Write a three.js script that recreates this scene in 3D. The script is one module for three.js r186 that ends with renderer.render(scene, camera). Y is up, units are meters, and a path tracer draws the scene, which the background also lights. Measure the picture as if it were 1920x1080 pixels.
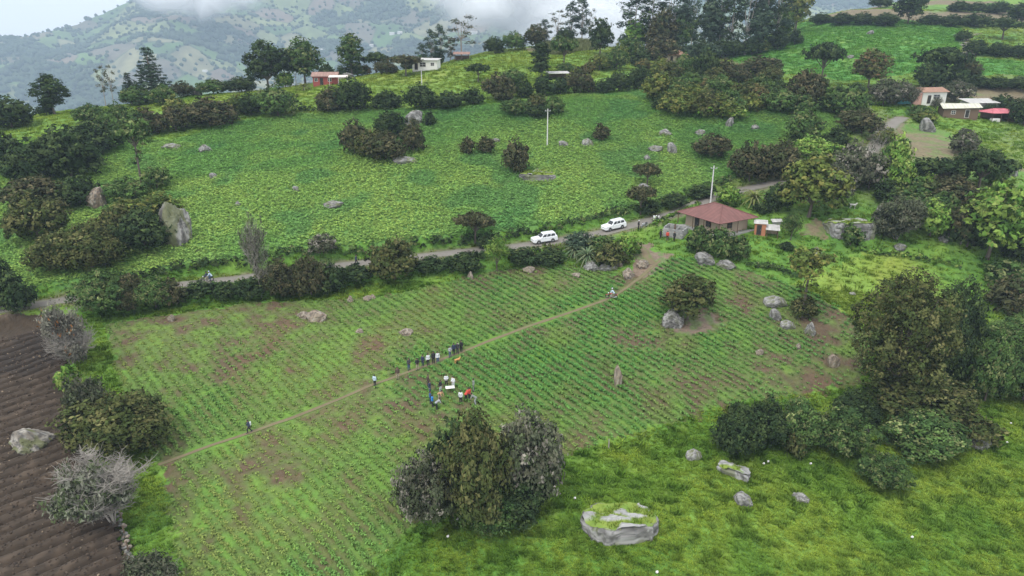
import * as THREE from 'three';
import { mergeGeometries, mergeVertices, toCreasedNormals } from 'three/addons/utils/BufferGeometryUtils.js';
import { RoundedBoxGeometry } from 'three/addons/geometries/RoundedBoxGeometry.js';
import { MarchingCubes } from 'three/addons/objects/MarchingCubes.js';

// ---------- camera, sky, sun, air, exposure ----------
const scene = new THREE.Scene();
const F = 1300, PITCH = 20 * Math.PI / 180, CAM_Y = 45;           // focal length in photo pixels (1920 wide)
const camera = new THREE.PerspectiveCamera(2 * Math.atan(540 / F) * 180 / Math.PI, 16 / 9, 0.5, 9000);
camera.position.set(0, CAM_Y, 0);
camera.rotation.set(-PITCH, 0, 0);
const renderer = new THREE.WebGLRenderer({ antialias: true });
renderer.toneMapping = THREE.LinearToneMapping;
renderer.toneMappingExposure = 1.78;
renderer.shadowMap.enabled = true;

function rng32(a) { return function () { a |= 0; a = a + 0x6D2B79F5 | 0; let t = Math.imul(a ^ a >>> 15, 1 | a); t = t + Math.imul(t ^ t >>> 7, 61 | t) ^ t; return ((t ^ t >>> 14) >>> 0) / 4294967296; }; }
function hash(i, j, s) { let h = Math.imul(i, 374761393) + Math.imul(j, 668265263) + Math.imul(s | 0, 2147483647 ^ 0x5bd1e995) | 0; h = Math.imul(h ^ h >>> 13, 1274126177); h = Math.imul(h ^ h >>> 15, 2246822519); return ((h ^ h >>> 16) >>> 0) / 4294967296; }
function noise(x, y, s = 0) { const i = Math.floor(x), j = Math.floor(y); let u = x - i, v = y - j; u = u * u * (3 - 2 * u); v = v * v * (3 - 2 * v); const a = hash(i, j, s), b = hash(i + 1, j, s), c = hash(i, j + 1, s), d = hash(i + 1, j + 1, s); return a + (b - a) * u + (c - a) * v + (a - b - c + d) * u * v; }
function fbm(x, y, o = 4, s = 0) { let r = 0, a = 0.5, t = 0; for (let k = 0; k < o; k++) { r += a * noise(x, y, s + k * 17); t += a; a *= 0.5; x = x * 2.03 + 11.3; y = y * 2.03 + 5.7; } return r / t; }
function noise3(x, y, z, s = 0) { return (noise(x + z * 0.37, y - z * 0.71, s) + noise(y + 31.7 + x * 0.41, z - x * 0.23, s + 5) + noise(z + 71.3 - y * 0.19, x + y * 0.33, s + 9)) / 3; }
const clamp = (x, a = 0, b = 1) => Math.min(b, Math.max(a, x));
const sstep = (a, b, x) => { const t = clamp((x - a) / (b - a)); return t * t * (3 - 2 * t); };
const lerp = (a, b, t) => a + (b - a) * t;
const mix3 = (a, b, t) => [a[0] + (b[0] - a[0]) * t, a[1] + (b[1] - a[1]) * t, a[2] + (b[2] - a[2]) * t];

{ // overcast sky: one even layer of cloud, a little bluer towards the horizon, with soft billows
  const W = 512, Hh = 256, d = new Float32Array(W * Hh * 4);
  for (let j = 0; j < Hh; j++) for (let i = 0; i < W; i++) {
    const el = ((j + 0.5) / Hh - 0.5) * Math.PI, az = (i + 0.5) / W * Math.PI * 2;
    const cx = Math.cos(az) * Math.cos(el), cz = Math.sin(az) * Math.cos(el), cy = Math.sin(el);
    const n = noise3(cx * 3, cy * 6, cz * 3, 3) * 0.6 + noise3(cx * 8, cy * 14, cz * 8, 7) * 0.4;
    const b = 0.96 + 0.22 * (n - 0.5), k = (j * W + i) * 4;
    d[k] = b * 0.965; d[k + 1] = b * 0.995; d[k + 2] = b * 1.045; d[k + 3] = 1;
  }
  const t = new THREE.DataTexture(d, W, Hh, THREE.RGBAFormat, THREE.FloatType);
  t.mapping = THREE.EquirectangularReflectionMapping; t.magFilter = THREE.LinearFilter; t.wrapS = THREE.RepeatWrapping; t.needsUpdate = true;
  scene.background = t; scene.environment = t;
}
const sun = new THREE.DirectionalLight(new THREE.Color(1, 0.965, 0.9), 1.25);
sun.position.set(-55, 150, -60); sun.target.position.set(0, 10, -130);
sun.castShadow = true; sun.shadow.radius = 34; sun.shadow.mapSize.set(4096, 4096);
Object.assign(sun.shadow.camera, { left: -260, right: 260, top: 260, bottom: -260, near: 1, far: 600 });
scene.add(sun, sun.target);
scene.fog = new THREE.FogExp2(new THREE.Color(0.62, 0.8, 1.0), 0.0002);

// ---------- shared builders ----------
const used = new Map();
function numbered(name) { const n = used.get(name) || 0; used.set(name, n + 1); return n ? name + '_' + String(n).padStart(3, '0') : name; }
function std(r, g, b, rough = 0.9, extra = {}) { const m = new THREE.MeshStandardMaterial({ roughness: rough, metalness: 0, side: THREE.DoubleSide, ...extra }); m.color.setRGB(r, g, b); return m; }
function shadowed(o) { o.traverse(c => { if (c.isMesh) { c.castShadow = c.receiveShadow = true; } }); return o; }
function tag(o, label, category, group, kind) { if (label) o.userData.label = label; if (category) o.userData.category = category; if (group) o.userData.group = group; if (kind) o.userData.kind = kind; return o; }
function thing(name, label, category, group) { const g = new THREE.Group(); g.name = numbered(name); tag(g, label, category, group); scene.add(g); return g; }
function part(name, geo, mat, parent) { const m = new THREE.Mesh(geo, mat); m.name = name; m.castShadow = m.receiveShadow = true; parent.add(m); return m; }
function struct(name, geo, mat, label, kind = 'structure') { const m = new THREE.Mesh(geo, mat); m.name = numbered(name); m.castShadow = m.receiveShadow = true; tag(m, label, null, null, kind); scene.add(m); return m; }
function box(w, h, d, x = 0, y = 0, z = 0) { return new THREE.BoxGeometry(w, h, d).translate(x, y, z); }
function rbox(w, h, d, x = 0, y = 0, z = 0, r = 0.03) { return new RoundedBoxGeometry(w, h, d, 2, Math.min(r, w / 2.1, h / 2.1, d / 2.1)).translate(x, y, z); }
const V = (x, y, z) => new THREE.Vector3(x, y, z);
function merge(list) { const l = list.map(g => { const q = g.index ? g.toNonIndexed() : g; for (const k of Object.keys(q.attributes)) if (!['position', 'normal', 'color'].includes(k)) q.deleteAttribute(k); return q; }); if (!l.every(g => g.attributes.color)) l.forEach(g => g.deleteAttribute('color')); return mergeGeometries(l); }
function rawGeo(pos, nor, col, idx) { const g = new THREE.BufferGeometry(); g.setAttribute('position', new THREE.Float32BufferAttribute(pos, 3)); if (nor) g.setAttribute('normal', new THREE.Float32BufferAttribute(nor, 3)); if (col) g.setAttribute('color', new THREE.Float32BufferAttribute(col, 3)); if (idx) g.setIndex(idx); if (!nor) g.computeVertexNormals(); return g; }
// a bent tapering limb through points [[x,y,z,r]...]
function limb(pts, sides = 6) {
  const pos = [], idx = []; let a = V(1, 0, 0);
  for (let i = 0; i < pts.length; i++) {
    const p = pts[i], q = pts[Math.min(i + 1, pts.length - 1)], o = pts[Math.max(i - 1, 0)];
    const t = V(q[0] - o[0], q[1] - o[1], q[2] - o[2]).normalize();
    let u = a.clone().addScaledVector(t, -a.dot(t)); if (u.lengthSq() < 1e-4) u = V(0, 0, 1).addScaledVector(t, -t.z); u.normalize(); a = u;
    const w = t.clone().cross(u);
    for (let k = 0; k < sides; k++) { const c = Math.cos(k / sides * 6.2832) * p[3], s = Math.sin(k / sides * 6.2832) * p[3]; pos.push(p[0] + u.x * c + w.x * s, p[1] + u.y * c + w.y * s, p[2] + u.z * c + w.z * s); }
  }
  for (let i = 0; i + 1 < pts.length; i++) for (let k = 0; k < sides; k++) { const A = i * sides + k, B = i * sides + (k + 1) % sides, C = A + sides, D = B + sides; idx.push(A, B, C, B, D, C); }
  const e = (pts.length - 1) * sides; for (let k = 1; k + 1 < sides; k++) { idx.push(0, k + 1, k); idx.push(e, e + k, e + k + 1); }
  return rawGeo(pos, null, null, idx);
}
// ---------- the lie of the land ----------
const SP = Math.sin(PITCH), CP = Math.cos(PITCH);
function ray(px, py) { const u = (px - 960) / F, v = (540 - py) / F; return [u, -SP + v * CP, -(CP + v * SP)]; }
const levels = []; // surveyed points [x, z, height]
function byY(px, py, y) { const r = ray(px, py), t = (y - CAM_Y) / r[1]; levels.push([r[0] * t, r[2] * t, y]); }
function byD(px, py, t) { const r = ray(px, py); levels.push([r[0] * t, r[2] * t, CAM_Y + r[1] * t]); }
for (const a of [[-200, 1150, -1.5], [350, 1150, -2], [900, 1150, -4], [1500, 1150, -5], [2100, 1150, -5.5],
  [-150, 900, 1], [60, 900, 1], [350, 900, .5], [640, 900, .2], [900, 930, -.5], [1250, 900, -2], [1600, 900, -3], [2050, 900, -3],
  [-150, 720, 4.5], [150, 720, 4], [400, 760, 2.5], [700, 740, 2.2], [1000, 740, 2], [1300, 760, 1], [1560, 745, .3], [1800, 780, -1], [2050, 760, -1],
  [-100, 600, 7], [200, 600, 7], [450, 600, 6.2], [700, 600, 5.5], [1000, 600, 5.5], [1300, 600, 5], [1560, 610, 4], [1750, 640, 2.5], [2000, 620, 1],
  [-100, 585, 8], [30, 575, 8], [430, 525, 9], [800, 480, 10], [1010, 460, 10.5], [1250, 405, 12.5], [1340, 375, 14],
  [1340, 430, 12.3], [1480, 470, 10], [1600, 470, 9.5], [1800, 500, 7.5], [2000, 500, 6.5],
  [60, 450, 12], [300, 430, 13.5], [600, 400, 14.5], [900, 380, 15], [1150, 350, 16],
  [200, 310, 19], [500, 300, 19.5], [800, 300, 19.8], [1026, 272, 21], [1250, 280, 20.5], [1400, 260, 22],
  [60, 290, 20.5], [420, 232, 24], [700, 205, 26.5], [950, 195, 28], [1200, 168, 30], [1350, 190, 29], [1560, 230, 25]]) byY(...a);
for (const a of [[100, 215, 190], [-100, 240, 190], [300, 190, 205], [500, 170, 215], [600, 155, 225], [780, 130, 250], [900, 105, 275], [1000, 90, 290], [1100, 85, 300], [1200, 100, 290], [1350, 95, 300],
  [1300, 130, 240], [1500, 80, 285], [1650, 45, 330], [1850, 45, 330], [1700, 10, 400], [1950, 10, 400], [1550, 25, 370], [1600, 145, 232], [1800, 100, 250], [1950, 110, 250], [1900, 190, 205],
  [1870, 225, 185], [1750, 200, 195], [1690, 225, 180], [1650, 255, 165], [1850, 300, 150], [1950, 330, 140], [1700, 350, 138], [1550, 330, 145], [1880, 440, 122], [1650, 420, 125]]) byD(...a);
levels.push([-150, -300, 0], [-60, -330, 8], [20, -370, 15], [-260, -250, -5], [0, -480, -30], [-200, -480, -60], [120, -400, 36], [130, -490, 20], [300, -490, 74], [430, -490, 74], [430, -300, 50], [430, -150, 22], [430, -40, -5], [-270, -40, 0], [-270, -150, 10]);
const X0 = -270, X1 = 430, Z0 = -490, Z1 = -25;
const baseGrid = (() => { // thin-plate spline through the surveyed points
  const n = levels.length, m = n + 3, A = [], U = r2 => r2 < 1e-9 ? 0 : r2 * Math.log(r2);
  for (let i = 0; i < n; i++) { const r = new Float64Array(m + 1); for (let j = 0; j < n; j++) { const dx = (levels[i][0] - levels[j][0]) / 100, dz = (levels[i][1] - levels[j][1]) / 100; r[j] = U(dx * dx + dz * dz) + (i === j ? 0.02 : 0); } r[n] = 1; r[n + 1] = levels[i][0] / 100; r[n + 2] = levels[i][1] / 100; r[m] = levels[i][2]; A.push(r); }
  for (let k = 0; k < 3; k++) { const r = new Float64Array(m + 1); for (let j = 0; j < n; j++) r[j] = k === 0 ? 1 : levels[j][k - 1] / 100; A.push(r); }
  for (let c = 0; c < m; c++) { let p = c; for (let r = c + 1; r < m; r++) if (Math.abs(A[r][c]) > Math.abs(A[p][c])) p = r; [A[c], A[p]] = [A[p], A[c]]; for (let r = 0; r < m; r++) if (r !== c) { const f = A[r][c] / A[c][c]; if (f) for (let k = c; k <= m; k++) A[r][k] -= f * A[c][k]; } }
  const w = A.map((r, i) => r[m] / r[i]);
  const nx = (X1 - X0) / 2.5 + 1, nz = (Z1 - Z0) / 2.5 + 1, g = new Float32Array(nx * nz);
  for (let j = 0; j < nz; j++) for (let i = 0; i < nx; i++) { const x = (X0 + i * 2.5) / 100, z = (Z0 + j * 2.5) / 100; let h = w[n] + w[n + 1] * x + w[n + 2] * z; for (let k = 0; k < n; k++) { const dx = x - levels[k][0] / 100, dz = z - levels[k][1] / 100; h += w[k] * U(dx * dx + dz * dz); } g[j * nx + i] = h; }
  return { nx, nz, g };
})();
function H0(x, z) { const { nx, nz, g } = baseGrid; let fx = clamp((x - X0) / 2.5, 0, nx - 1.001), fz = clamp((z - Z0) / 2.5, 0, nz - 1.001); const i = fx | 0, j = fz | 0; fx -= i; fz -= j; const k = j * nx + i; return lerp(lerp(g[k], g[k + 1], fx), lerp(g[k + nx], g[k + nx + 1], fx), fz); }
// where a line of sight in the photograph meets the land: [x, y, z, depth]
function strike(px, py, Hf) {
  const r = ray(px, py); let prev = 36, best = 1e9, bt = 300;
  for (let t = 36; t < 500; t += 0.6) {
    const gap = CAM_Y + r[1] * t - Hf(r[0] * t, r[2] * t);
    if (gap < best - 0.002) { best = gap; bt = t; }
    if (gap <= 0) { let a = prev, b = t; for (let k = 0; k < 16; k++) { const c = (a + b) / 2; if (CAM_Y + r[1] * c > Hf(r[0] * c, r[2] * c)) a = c; else b = c; } return [r[0] * b, Hf(r[0] * b, r[2] * b), r[2] * b, b]; }
    prev = t;
  }
  return [r[0] * bt, Hf(r[0] * bt, r[2] * bt), r[2] * bt, bt];
}
const surveyed = l => l.map(([px, py]) => { const s = strike(px, py, H0); return [s[0], s[2]]; });
function smoothLine(pts, step = 1.2) { const c = new THREE.CatmullRomCurve3(pts.map(p => V(p[0], 0, p[1])), false, 'centripetal'); const n = Math.max(2, Math.round(c.getLength() / step)); return c.getSpacedPoints(n).map(p => [p.x, p.z]); }
const roadLine = smoothLine(surveyed([[-160, 603], [30, 577], [200, 552], [430, 525], [620, 500], [800, 480], [1010, 458], [1150, 432], [1250, 405], [1335, 373], [1420, 350], [1520, 330], [1600, 306], [1640, 275], [1660, 245], [1690, 220]]), 1.5);
const trackLine = smoothLine(surveyed([[1790, 118], [1812, 104], [1816, 92], [1808, 80], [1812, 70], [1835, 62]]), 1.5);
const pathLine = smoothLine(surveyed([[296, 868], [390, 835], [468, 808], [560, 775], [700, 722], [800, 685], [900, 648], [1000, 610], [1140, 560], [1180, 535], [1215, 508], [1238, 488]]), 0.7);
const stepLine = smoothLine(surveyed([[560, 1230], [640, 1140], [700, 1065], [770, 1000], [900, 925], [1040, 860], [1240, 800], [1340, 768], [1480, 745], [1600, 725]]), 1.5);
const gateLine = smoothLine(surveyed([[1225, 495], [1212, 480], [1205, 466], [1190, 448]]), 0.7);
function lineHeights(l) { const h = l.map(p => H0(p[0], p[1])); for (let k = 0; k < 12; k++) for (let i = 1; i + 1 < h.length; i++) h[i] = (h[i - 1] + 2 * h[i] + h[i + 1]) / 4; return h; }
const roadH = lineHeights(roadLine), trackH = lineHeights(trackLine);
// [distance, signed side (positive is uphill, away from the camera), index, fraction]
function nearLine(l, x, z, reach) {
  let bd = 1e9, bi = 0, bf = 0, bs = 1;
  for (let i = 0; i + 1 < l.length; i++) {
    const [ax, az] = l[i], [bx, bz] = l[i + 1]; if (Math.abs(ax - x) > reach || Math.abs(az - z) > reach) continue;
    const ex = bx - ax, ez = bz - az, f = clamp(((x - ax) * ex + (z - az) * ez) / (ex * ex + ez * ez)), dx = x - ax - ex * f, dz = z - az - ez * f, d = dx * dx + dz * dz;
    if (d < bd) { bd = d; bi = i; bf = f; bs = ex * dz - ez * dx > 0 ? -1 : 1; }
  }
  return [Math.sqrt(bd), bs, bi, bf];
}
function Hraw(x, z) {
  let h = H0(x, z);
  const far = sstep(120, 320, Math.hypot(x, z));
  h += (fbm(x / 14, z / 14, 3, 21) - 0.5) * (0.9 + far * 1.6) + (fbm(x / 3.2, z / 3.2, 2, 33) - 0.5) * 0.22;
  let n = nearLine(stepLine, x, z, 14);
  if (n[0] < 14 && n[1] < 0) h -= 0.75 * sstep(0, 0.9, n[0]) * Math.exp(-n[0] / 6);
  n = nearLine(roadLine, x, z, 34);
  if (n[0] < 34) {
    const rh = lerp(roadH[n[2]], roadH[n[2] + 1], n[3]), t = sstep(2.3, 4.4, n[0]), e = Math.max(0, n[0] - 2.3);
    h = lerp(rh, h + (n[1] > 0 ? 0.95 * Math.exp(-e / 12) * (1 - sstep(20, 34, n[0])) : -1.0 * Math.exp(-e / 6)), t);
  }
  n = nearLine(trackLine, x, z, 12);
  if (n[0] < 12) h = lerp(lerp(trackH[n[2]], trackH[n[2] + 1], n[3]), h, sstep(2, 6, n[0]));
  return h;
}
// two meshes of one hillside: a fine one near, a coarser one beyond
const NX0 = -200, NX1 = 220, NZ0 = -226, NZ1 = -26, NS = 1, FS = 3;
function sampleGrid(x0, x1, z0, z1, s) { const nx = Math.round((x1 - x0) / s) + 1, nz = Math.round((z1 - z0) / s) + 1, g = new Float32Array(nx * nz); for (let j = 0; j < nz; j++) for (let i = 0; i < nx; i++) g[j * nx + i] = Hraw(x0 + i * s, z0 + j * s); return { x0, z0, s, nx, nz, g }; }
const nearG = sampleGrid(NX0, NX1, NZ0, NZ1, NS), farG = sampleGrid(-269, 430, -490, -226, FS);
function onGrid(G, x, z) { let fx = clamp((x - G.x0) / G.s, 0, G.nx - 1.001), fz = clamp((z - G.z0) / G.s, 0, G.nz - 1.001); const i = fx | 0, j = fz | 0; fx -= i; fz -= j; const k = j * G.nx + i, a = G.g[k], b = G.g[k + 1], c = G.g[k + G.nx], d = G.g[k + G.nx + 1]; return fx + fz < 1 ? a + (b - a) * fx + (c - a) * fz : d + (c - d) * (1 - fx) + (b - d) * (1 - fz); }
function H(x, z) { return z >= NZ0 && x >= NX0 && x <= NX1 ? onGrid(nearG, x, z) : z < NZ0 ? onGrid(farG, x, z) : Hraw(x, z); }
const at = (px, py) => strike(px, py, H);
const world = l => l.map(([px, py]) => { const s = at(px, py); return [s[0], s[2]]; });
function inside(poly, x, z) { let c = false; for (let i = 0, j = poly.length - 1; i < poly.length; j = i++) { const [xi, zi] = poly[i], [xj, zj] = poly[j]; if ((zi > z) !== (zj > z) && x < (xj - xi) * (z - zi) / (zj - zi) + xi) c = !c; } return c; }
// land use, told apart by outline on the ground
const USE = { grass: 0, lower: 1, plough: 2, upper: 3, bright: 4, meadow: 5, bare: 6, maize: 7, pasture: 8, dry: 9, dirt: 10 };
const plots = [
  ['pasture', world([[560, 1230], [640, 1140], [700, 1065], [770, 1000], [900, 925], [1040, 860], [1240, 800], [1340, 768], [1480, 745], [1600, 725], [1700, 760], [1850, 790], [2150, 760], [2300, 1230]])],
  ['meadow', world([[560, 212], [560, 170], [680, 150], [790, 128], [900, 103], [990, 92], [1120, 95], [1125, 140], [1000, 175], [880, 195], [690, 205]])],
  ['meadow', world([[-80, 245], [60, 225], [170, 200], [300, 195], [480, 170], [560, 165], [560, 200], [300, 240], [180, 240], [60, 250]])],
  ['meadow', world([[1440, 560], [1560, 500], [1640, 470], [1760, 500], [1840, 640], [1830, 690], [1700, 620], [1560, 600]])],
  ['bright', world([[1360, 108], [1480, 70], [1500, 43], [1800, 50], [1812, 75], [1775, 125], [1600, 152], [1480, 140], [1400, 130]])],
  ['bright', world([[1815, 110], [1950, 120], [1950, 150], [1840, 140]])],
  ['maize', world([[975, 92], [1010, 78], [1110, 64], [1124, 92], [1060, 104], [1000, 100]])],
  ['bare', world([[1530, 27], [1700, 20], [1960, 26], [1960, 42], [1700, 38], [1530, 36]])],
  ['bare', world([[1530, 3], [1960, 0], [1960, 12], [1700, 8]])],
  ['bare', world([[1715, 178], [1800, 165], [1960, 160], [1960, 205], [1850, 200], [1730, 195]])],
  ['dry', world([[1660, 245], [1720, 232], [1770, 245], [1860, 300], [1960, 330], [1960, 370], [1840, 340], [1720, 320], [1670, 290]])],
  ['upper', world([[-160, 575], [40, 545], [160, 532], [300, 508], [430, 488], [620, 466], [780, 452], [960, 434], [1100, 412], [1200, 394], [1280, 365], [1340, 342], [1390, 325], [1440, 285], [1520, 285], [1570, 262], [1590, 228], [1520, 200], [1430, 192], [1380, 214], [1240, 205], [1205, 168], [1060, 180], [940, 195], [830, 205], [690, 207], [560, 214], [420, 234], [330, 262], [215, 268], [185, 300], [170, 340], [60, 335], [-60, 345], [-160, 420]])],
  ['lower', world([[195, 606], [330, 588], [480, 566], [620, 562], [760, 548], [900, 515], [1000, 492], [1090, 502], [1180, 515], [1240, 486], [1300, 486], [1400, 505], [1500, 540], [1580, 580], [1640, 640], [1610, 720], [1480, 742], [1340, 765], [1240, 797], [1040, 857], [900, 921], [766, 997], [690, 1068], [630, 1140], [540, 1230], [370, 1230], [335, 1050], [315, 930], [290, 868], [245, 770], [215, 690]])],
  ['plough', world([[-200, 600], [60, 592], [100, 605], [118, 650], [140, 720], [140, 800], [190, 920], [225, 990], [245, 1080], [265, 1230], [-300, 1230], [-300, 800]])],
  ['dirt', world([[1180, 470], [1196, 452], [1215, 456], [1235, 475], [1262, 478], [1250, 492], [1205, 520], [1180, 508], [1190, 490]])],
  ['dirt', world([[1255, 618], [1290, 596], [1340, 590], [1350, 606], [1320, 622], [1280, 632]])],
  ['dry', world([[1500, 425], [1530, 408], [1560, 425], [1540, 446], [1510, 442]])],
];
const maskS = 0.5, MX = Math.round((X1 - X0) / maskS), MZ = Math.round((Z1 - Z0) / maskS), landUse = new Uint8Array(MX * MZ);
for (const [name, poly] of plots) {
  const xs = poly.map(p => p[0]), zs = poly.map(p => p[1]), id = USE[name];
  const i0 = Math.max(0, Math.floor((Math.min(...xs) - X0) / maskS)), i1 = Math.min(MX - 1, Math.ceil((Math.max(...xs) - X0) / maskS)), j0 = Math.max(0, Math.floor((Math.min(...zs) - Z0) / maskS)), j1 = Math.min(MZ - 1, Math.ceil((Math.max(...zs) - Z0) / maskS));
  for (let j = j0; j <= j1; j++) for (let i = i0; i <= i1; i++) if (inside(poly, X0 + (i + 0.5) * maskS, Z0 + (j + 0.5) * maskS)) landUse[j * MX + i] = id;
}
function useAt(x, z) { const i = Math.floor((x - X0) / maskS), j = Math.floor((z - Z0) / maskS); return i < 0 || j < 0 || i >= MX || j >= MZ ? 0 : landUse[j * MX + i]; }
// bare earth between plants: 0 planted .. 1 bare
const soilSpots = [[330, 590, 9, .8], [240, 640, 6, .6], [520, 575, 7, .8], [720, 535, 4, .7], [880, 510, 6, .5], [590, 610, 5, .5], [250, 620, 5, .7], [1320, 605, 4, .9], [1480, 600, 6, .7], [1560, 620, 7, .8], [1500, 720, 8, .8], [1590, 700, 7, .9], [1360, 760, 6, .5], [1250, 720, 6, .35], [308, 900, 2.4, .8], [328, 1000, 2, .6], [1420, 500, 6, .7], [430, 640, 9, .45], [700, 650, 8, .4], [980, 560, 6, .35], [1160, 640, 5, .3], [620, 760, 7, .2], [1180, 512, 4, .8]].map(([px, py, r, a]) => { const s = at(px, py); return [s[0], s[2], r, a]; });
function bareness(x, z) { let b = sstep(0.52, 0.78, fbm(x / 9, z / 9, 3, 51)) * 0.55; for (const [sx, sz, r, a] of soilSpots) { const d2 = ((x - sx) ** 2 + (z - sz) ** 2) / (r * r); if (d2 < 4) b = Math.max(b, a * Math.exp(-d2) * (0.6 + 0.8 * noise(x / 1.7, z / 1.7, 53))); } return clamp(b); }
const COL = { soil: [0.105, 0.071, 0.04], soilRed: [0.118, 0.074, 0.04], dry: [0.19, 0.16, 0.08], turf: [0.095, 0.21, 0.026], turf2: [0.17, 0.275, 0.038], turfDark: [0.04, 0.115, 0.02], yellow: [0.21, 0.25, 0.035], crop: [0.09, 0.23, 0.035], cropY: [0.2, 0.29, 0.04], brownField: [0.155, 0.118, 0.075], bright: [0.062, 0.2, 0.026] };
function groundColor(x, z) {
  const jx = (noise(x / 1.3, z / 1.3, 61) - 0.5) * 2.2, jz = (noise(x / 1.3, z / 1.3, 62) - 0.5) * 2.2, u = useAt(x + jx, z + jz);
  const a = fbm(x / 11, z / 11, 3, 71), b = fbm(x / 2.1, z / 2.1, 3, 72), c = noise(x / 0.4, z / 0.4, 73), d = noise(x / 38, z / 38, 75);
  let k;
  if (u === USE.lower) { const s = bareness(x, z); k = mix3(mix3(COL.soil, COL.soilRed, sstep(.4, .7, a)), COL.turf, clamp(0.66 + (b - 0.5) * 1.5 - s * 0.6)); k = mix3(k, COL.yellow, sstep(.6, .75, b) * .18); }
  else if (u === USE.upper) { k = mix3(COL.turfDark, [0.12, 0.245, 0.05], clamp(0.8 + (b - 0.5) * 1.2)); k = mix3(k, COL.soil, sstep(.68, .8, b) * .5); }
  else if (u === USE.plough) k = COL.soil.map(q => q * 0.45);
  else if (u === USE.bright) { k = mix3(COL.bright, COL.turf2, clamp(sstep(.45, .7, a) * .5 + (b - .5) * 1.6)); k = mix3(k, COL.turfDark, sstep(.56, .66, fbm(x / 7, z / 2.5, 3, 78)) * .5); }
  else if (u === USE.meadow) { k = mix3(COL.turf2, COL.yellow, clamp(sstep(.36, .7, a) * .8 + (b - .5))); k = mix3(k, COL.turf, sstep(.5, .62, d) * .6); }
  else if (u === USE.bare) { k = mix3(COL.brownField, COL.dry, clamp(b * .9)); k = mix3(k, COL.turf, sstep(.6, .75, a) * .45); }
  else if (u === USE.dry) { k = mix3(COL.dry, COL.brownField, b); k = mix3(k, COL.turf, clamp(sstep(.42, .6, a) * .8 + sstep(.5, .65, b) * .4)); }
  else if (u === USE.dirt) { k = mix3([0.2, 0.135, 0.09], [0.16, 0.13, 0.1], b); k = mix3(k, COL.turf, sstep(.55, .66, b) * .5); }
  else if (u === USE.maize) k = mix3([0.14, 0.15, 0.06], COL.dry, b);
  else { k = mix3(COL.turf, COL.turf2, clamp(sstep(.35, .68, a) * .7 + (b - .5) * .9)); k = mix3(k, COL.turfDark, sstep(.56, .72, fbm(x / 2.2, z / 2.2, 2, 79)) * .4); k = mix3(k, COL.dry, sstep(.62, .75, d) * .35); if (u === USE.pasture) k = mix3(k, COL.yellow, sstep(.55, .7, b) * .3); }
  const n = nearLine(roadLine, x, z, 5); if (n[0] < 5) k = mix3(k, [0.16, 0.12, 0.085], (1 - sstep(1.8, 3.1, n[0] + (b - .5) * 1.4)) * .85);
  const q = 0.82 + 0.36 * c; return [k[0] * q, k[1] * q, k[2] * q];
}
const toS = v => v <= 0.0031308 ? v * 12.92 : 1.055 * Math.pow(v, 1 / 2.4) - 0.055;
const S8 = (() => { const t = new Uint8Array(4097); for (let i = 0; i <= 4096; i++) t[i] = Math.round(255 * toS(i / 4096)); return v => t[v <= 0 ? 0 : v >= 1 ? 4096 : (v * 4096) | 0]; })();
function colorTexture(w, h, f) { const d = new Uint8Array(w * h * 4); for (let j = 0; j < h; j++) for (let i = 0; i < w; i++) { const c = f((i + 0.5) / w, (j + 0.5) / h), k = (j * w + i) * 4; d[k] = S8(c[0]); d[k + 1] = S8(c[1]); d[k + 2] = S8(c[2]); d[k + 3] = 255; } const t = new THREE.DataTexture(d, w, h); t.colorSpace = THREE.SRGBColorSpace; t.magFilter = THREE.LinearFilter; t.minFilter = THREE.LinearMipmapLinearFilter; t.wrapS = t.wrapT = THREE.RepeatWrapping; t.needsUpdate = true; return t; }
function greyTexture(n, f) { const d = new Uint8Array(n * n * 4); for (let j = 0; j < n; j++) for (let i = 0; i < n; i++) { const k = (j * n + i) * 4; d[k] = d[k + 1] = d[k + 2] = 255 * clamp(f(i / n, j / n)); d[k + 3] = 255; } const t = new THREE.DataTexture(d, n, n); t.magFilter = THREE.LinearFilter; t.wrapS = t.wrapT = THREE.RepeatWrapping; t.needsUpdate = true; return t; }
function gridMesh(G, tex, bump) {
  const pos = new Float32Array(G.nx * G.nz * 3), uv = new Float32Array(G.nx * G.nz * 2), idx = [];
  for (let j = 0; j < G.nz; j++) for (let i = 0; i < G.nx; i++) { const k = j * G.nx + i; pos[k * 3] = G.x0 + i * G.s; pos[k * 3 + 1] = G.g[k]; pos[k * 3 + 2] = G.z0 + j * G.s; uv[k * 2] = i / (G.nx - 1); uv[k * 2 + 1] = j / (G.nz - 1); if (i + 1 < G.nx && j + 1 < G.nz) idx.push(k, k + G.nx, k + 1, k + 1, k + G.nx, k + G.nx + 1); }
  const g = new THREE.BufferGeometry(); g.setAttribute('position', new THREE.BufferAttribute(pos, 3)); g.setAttribute('uv', new THREE.BufferAttribute(uv, 2)); g.setIndex(idx); g.computeVertexNormals();
  return g;
}
const turfBump = greyTexture(256, (u, v) => { let r = 0, a = .5, f = 16; for (let k = 0; k < 3; k++) { const x = u * f, y = v * f, i = Math.floor(x), j = Math.floor(y), p = x - i, q = y - j, s = p * p * (3 - 2 * p), t = q * q * (3 - 2 * q), m = f, hh = (A, B) => hash((A + m) % m, (B + m) % m, 90 + k); r += a * lerp(lerp(hh(i, j), hh(i + 1, j), s), lerp(hh(i, j + 1), hh(i + 1, j + 1), s), t); a *= .6; f *= 2; } return r; });
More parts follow.
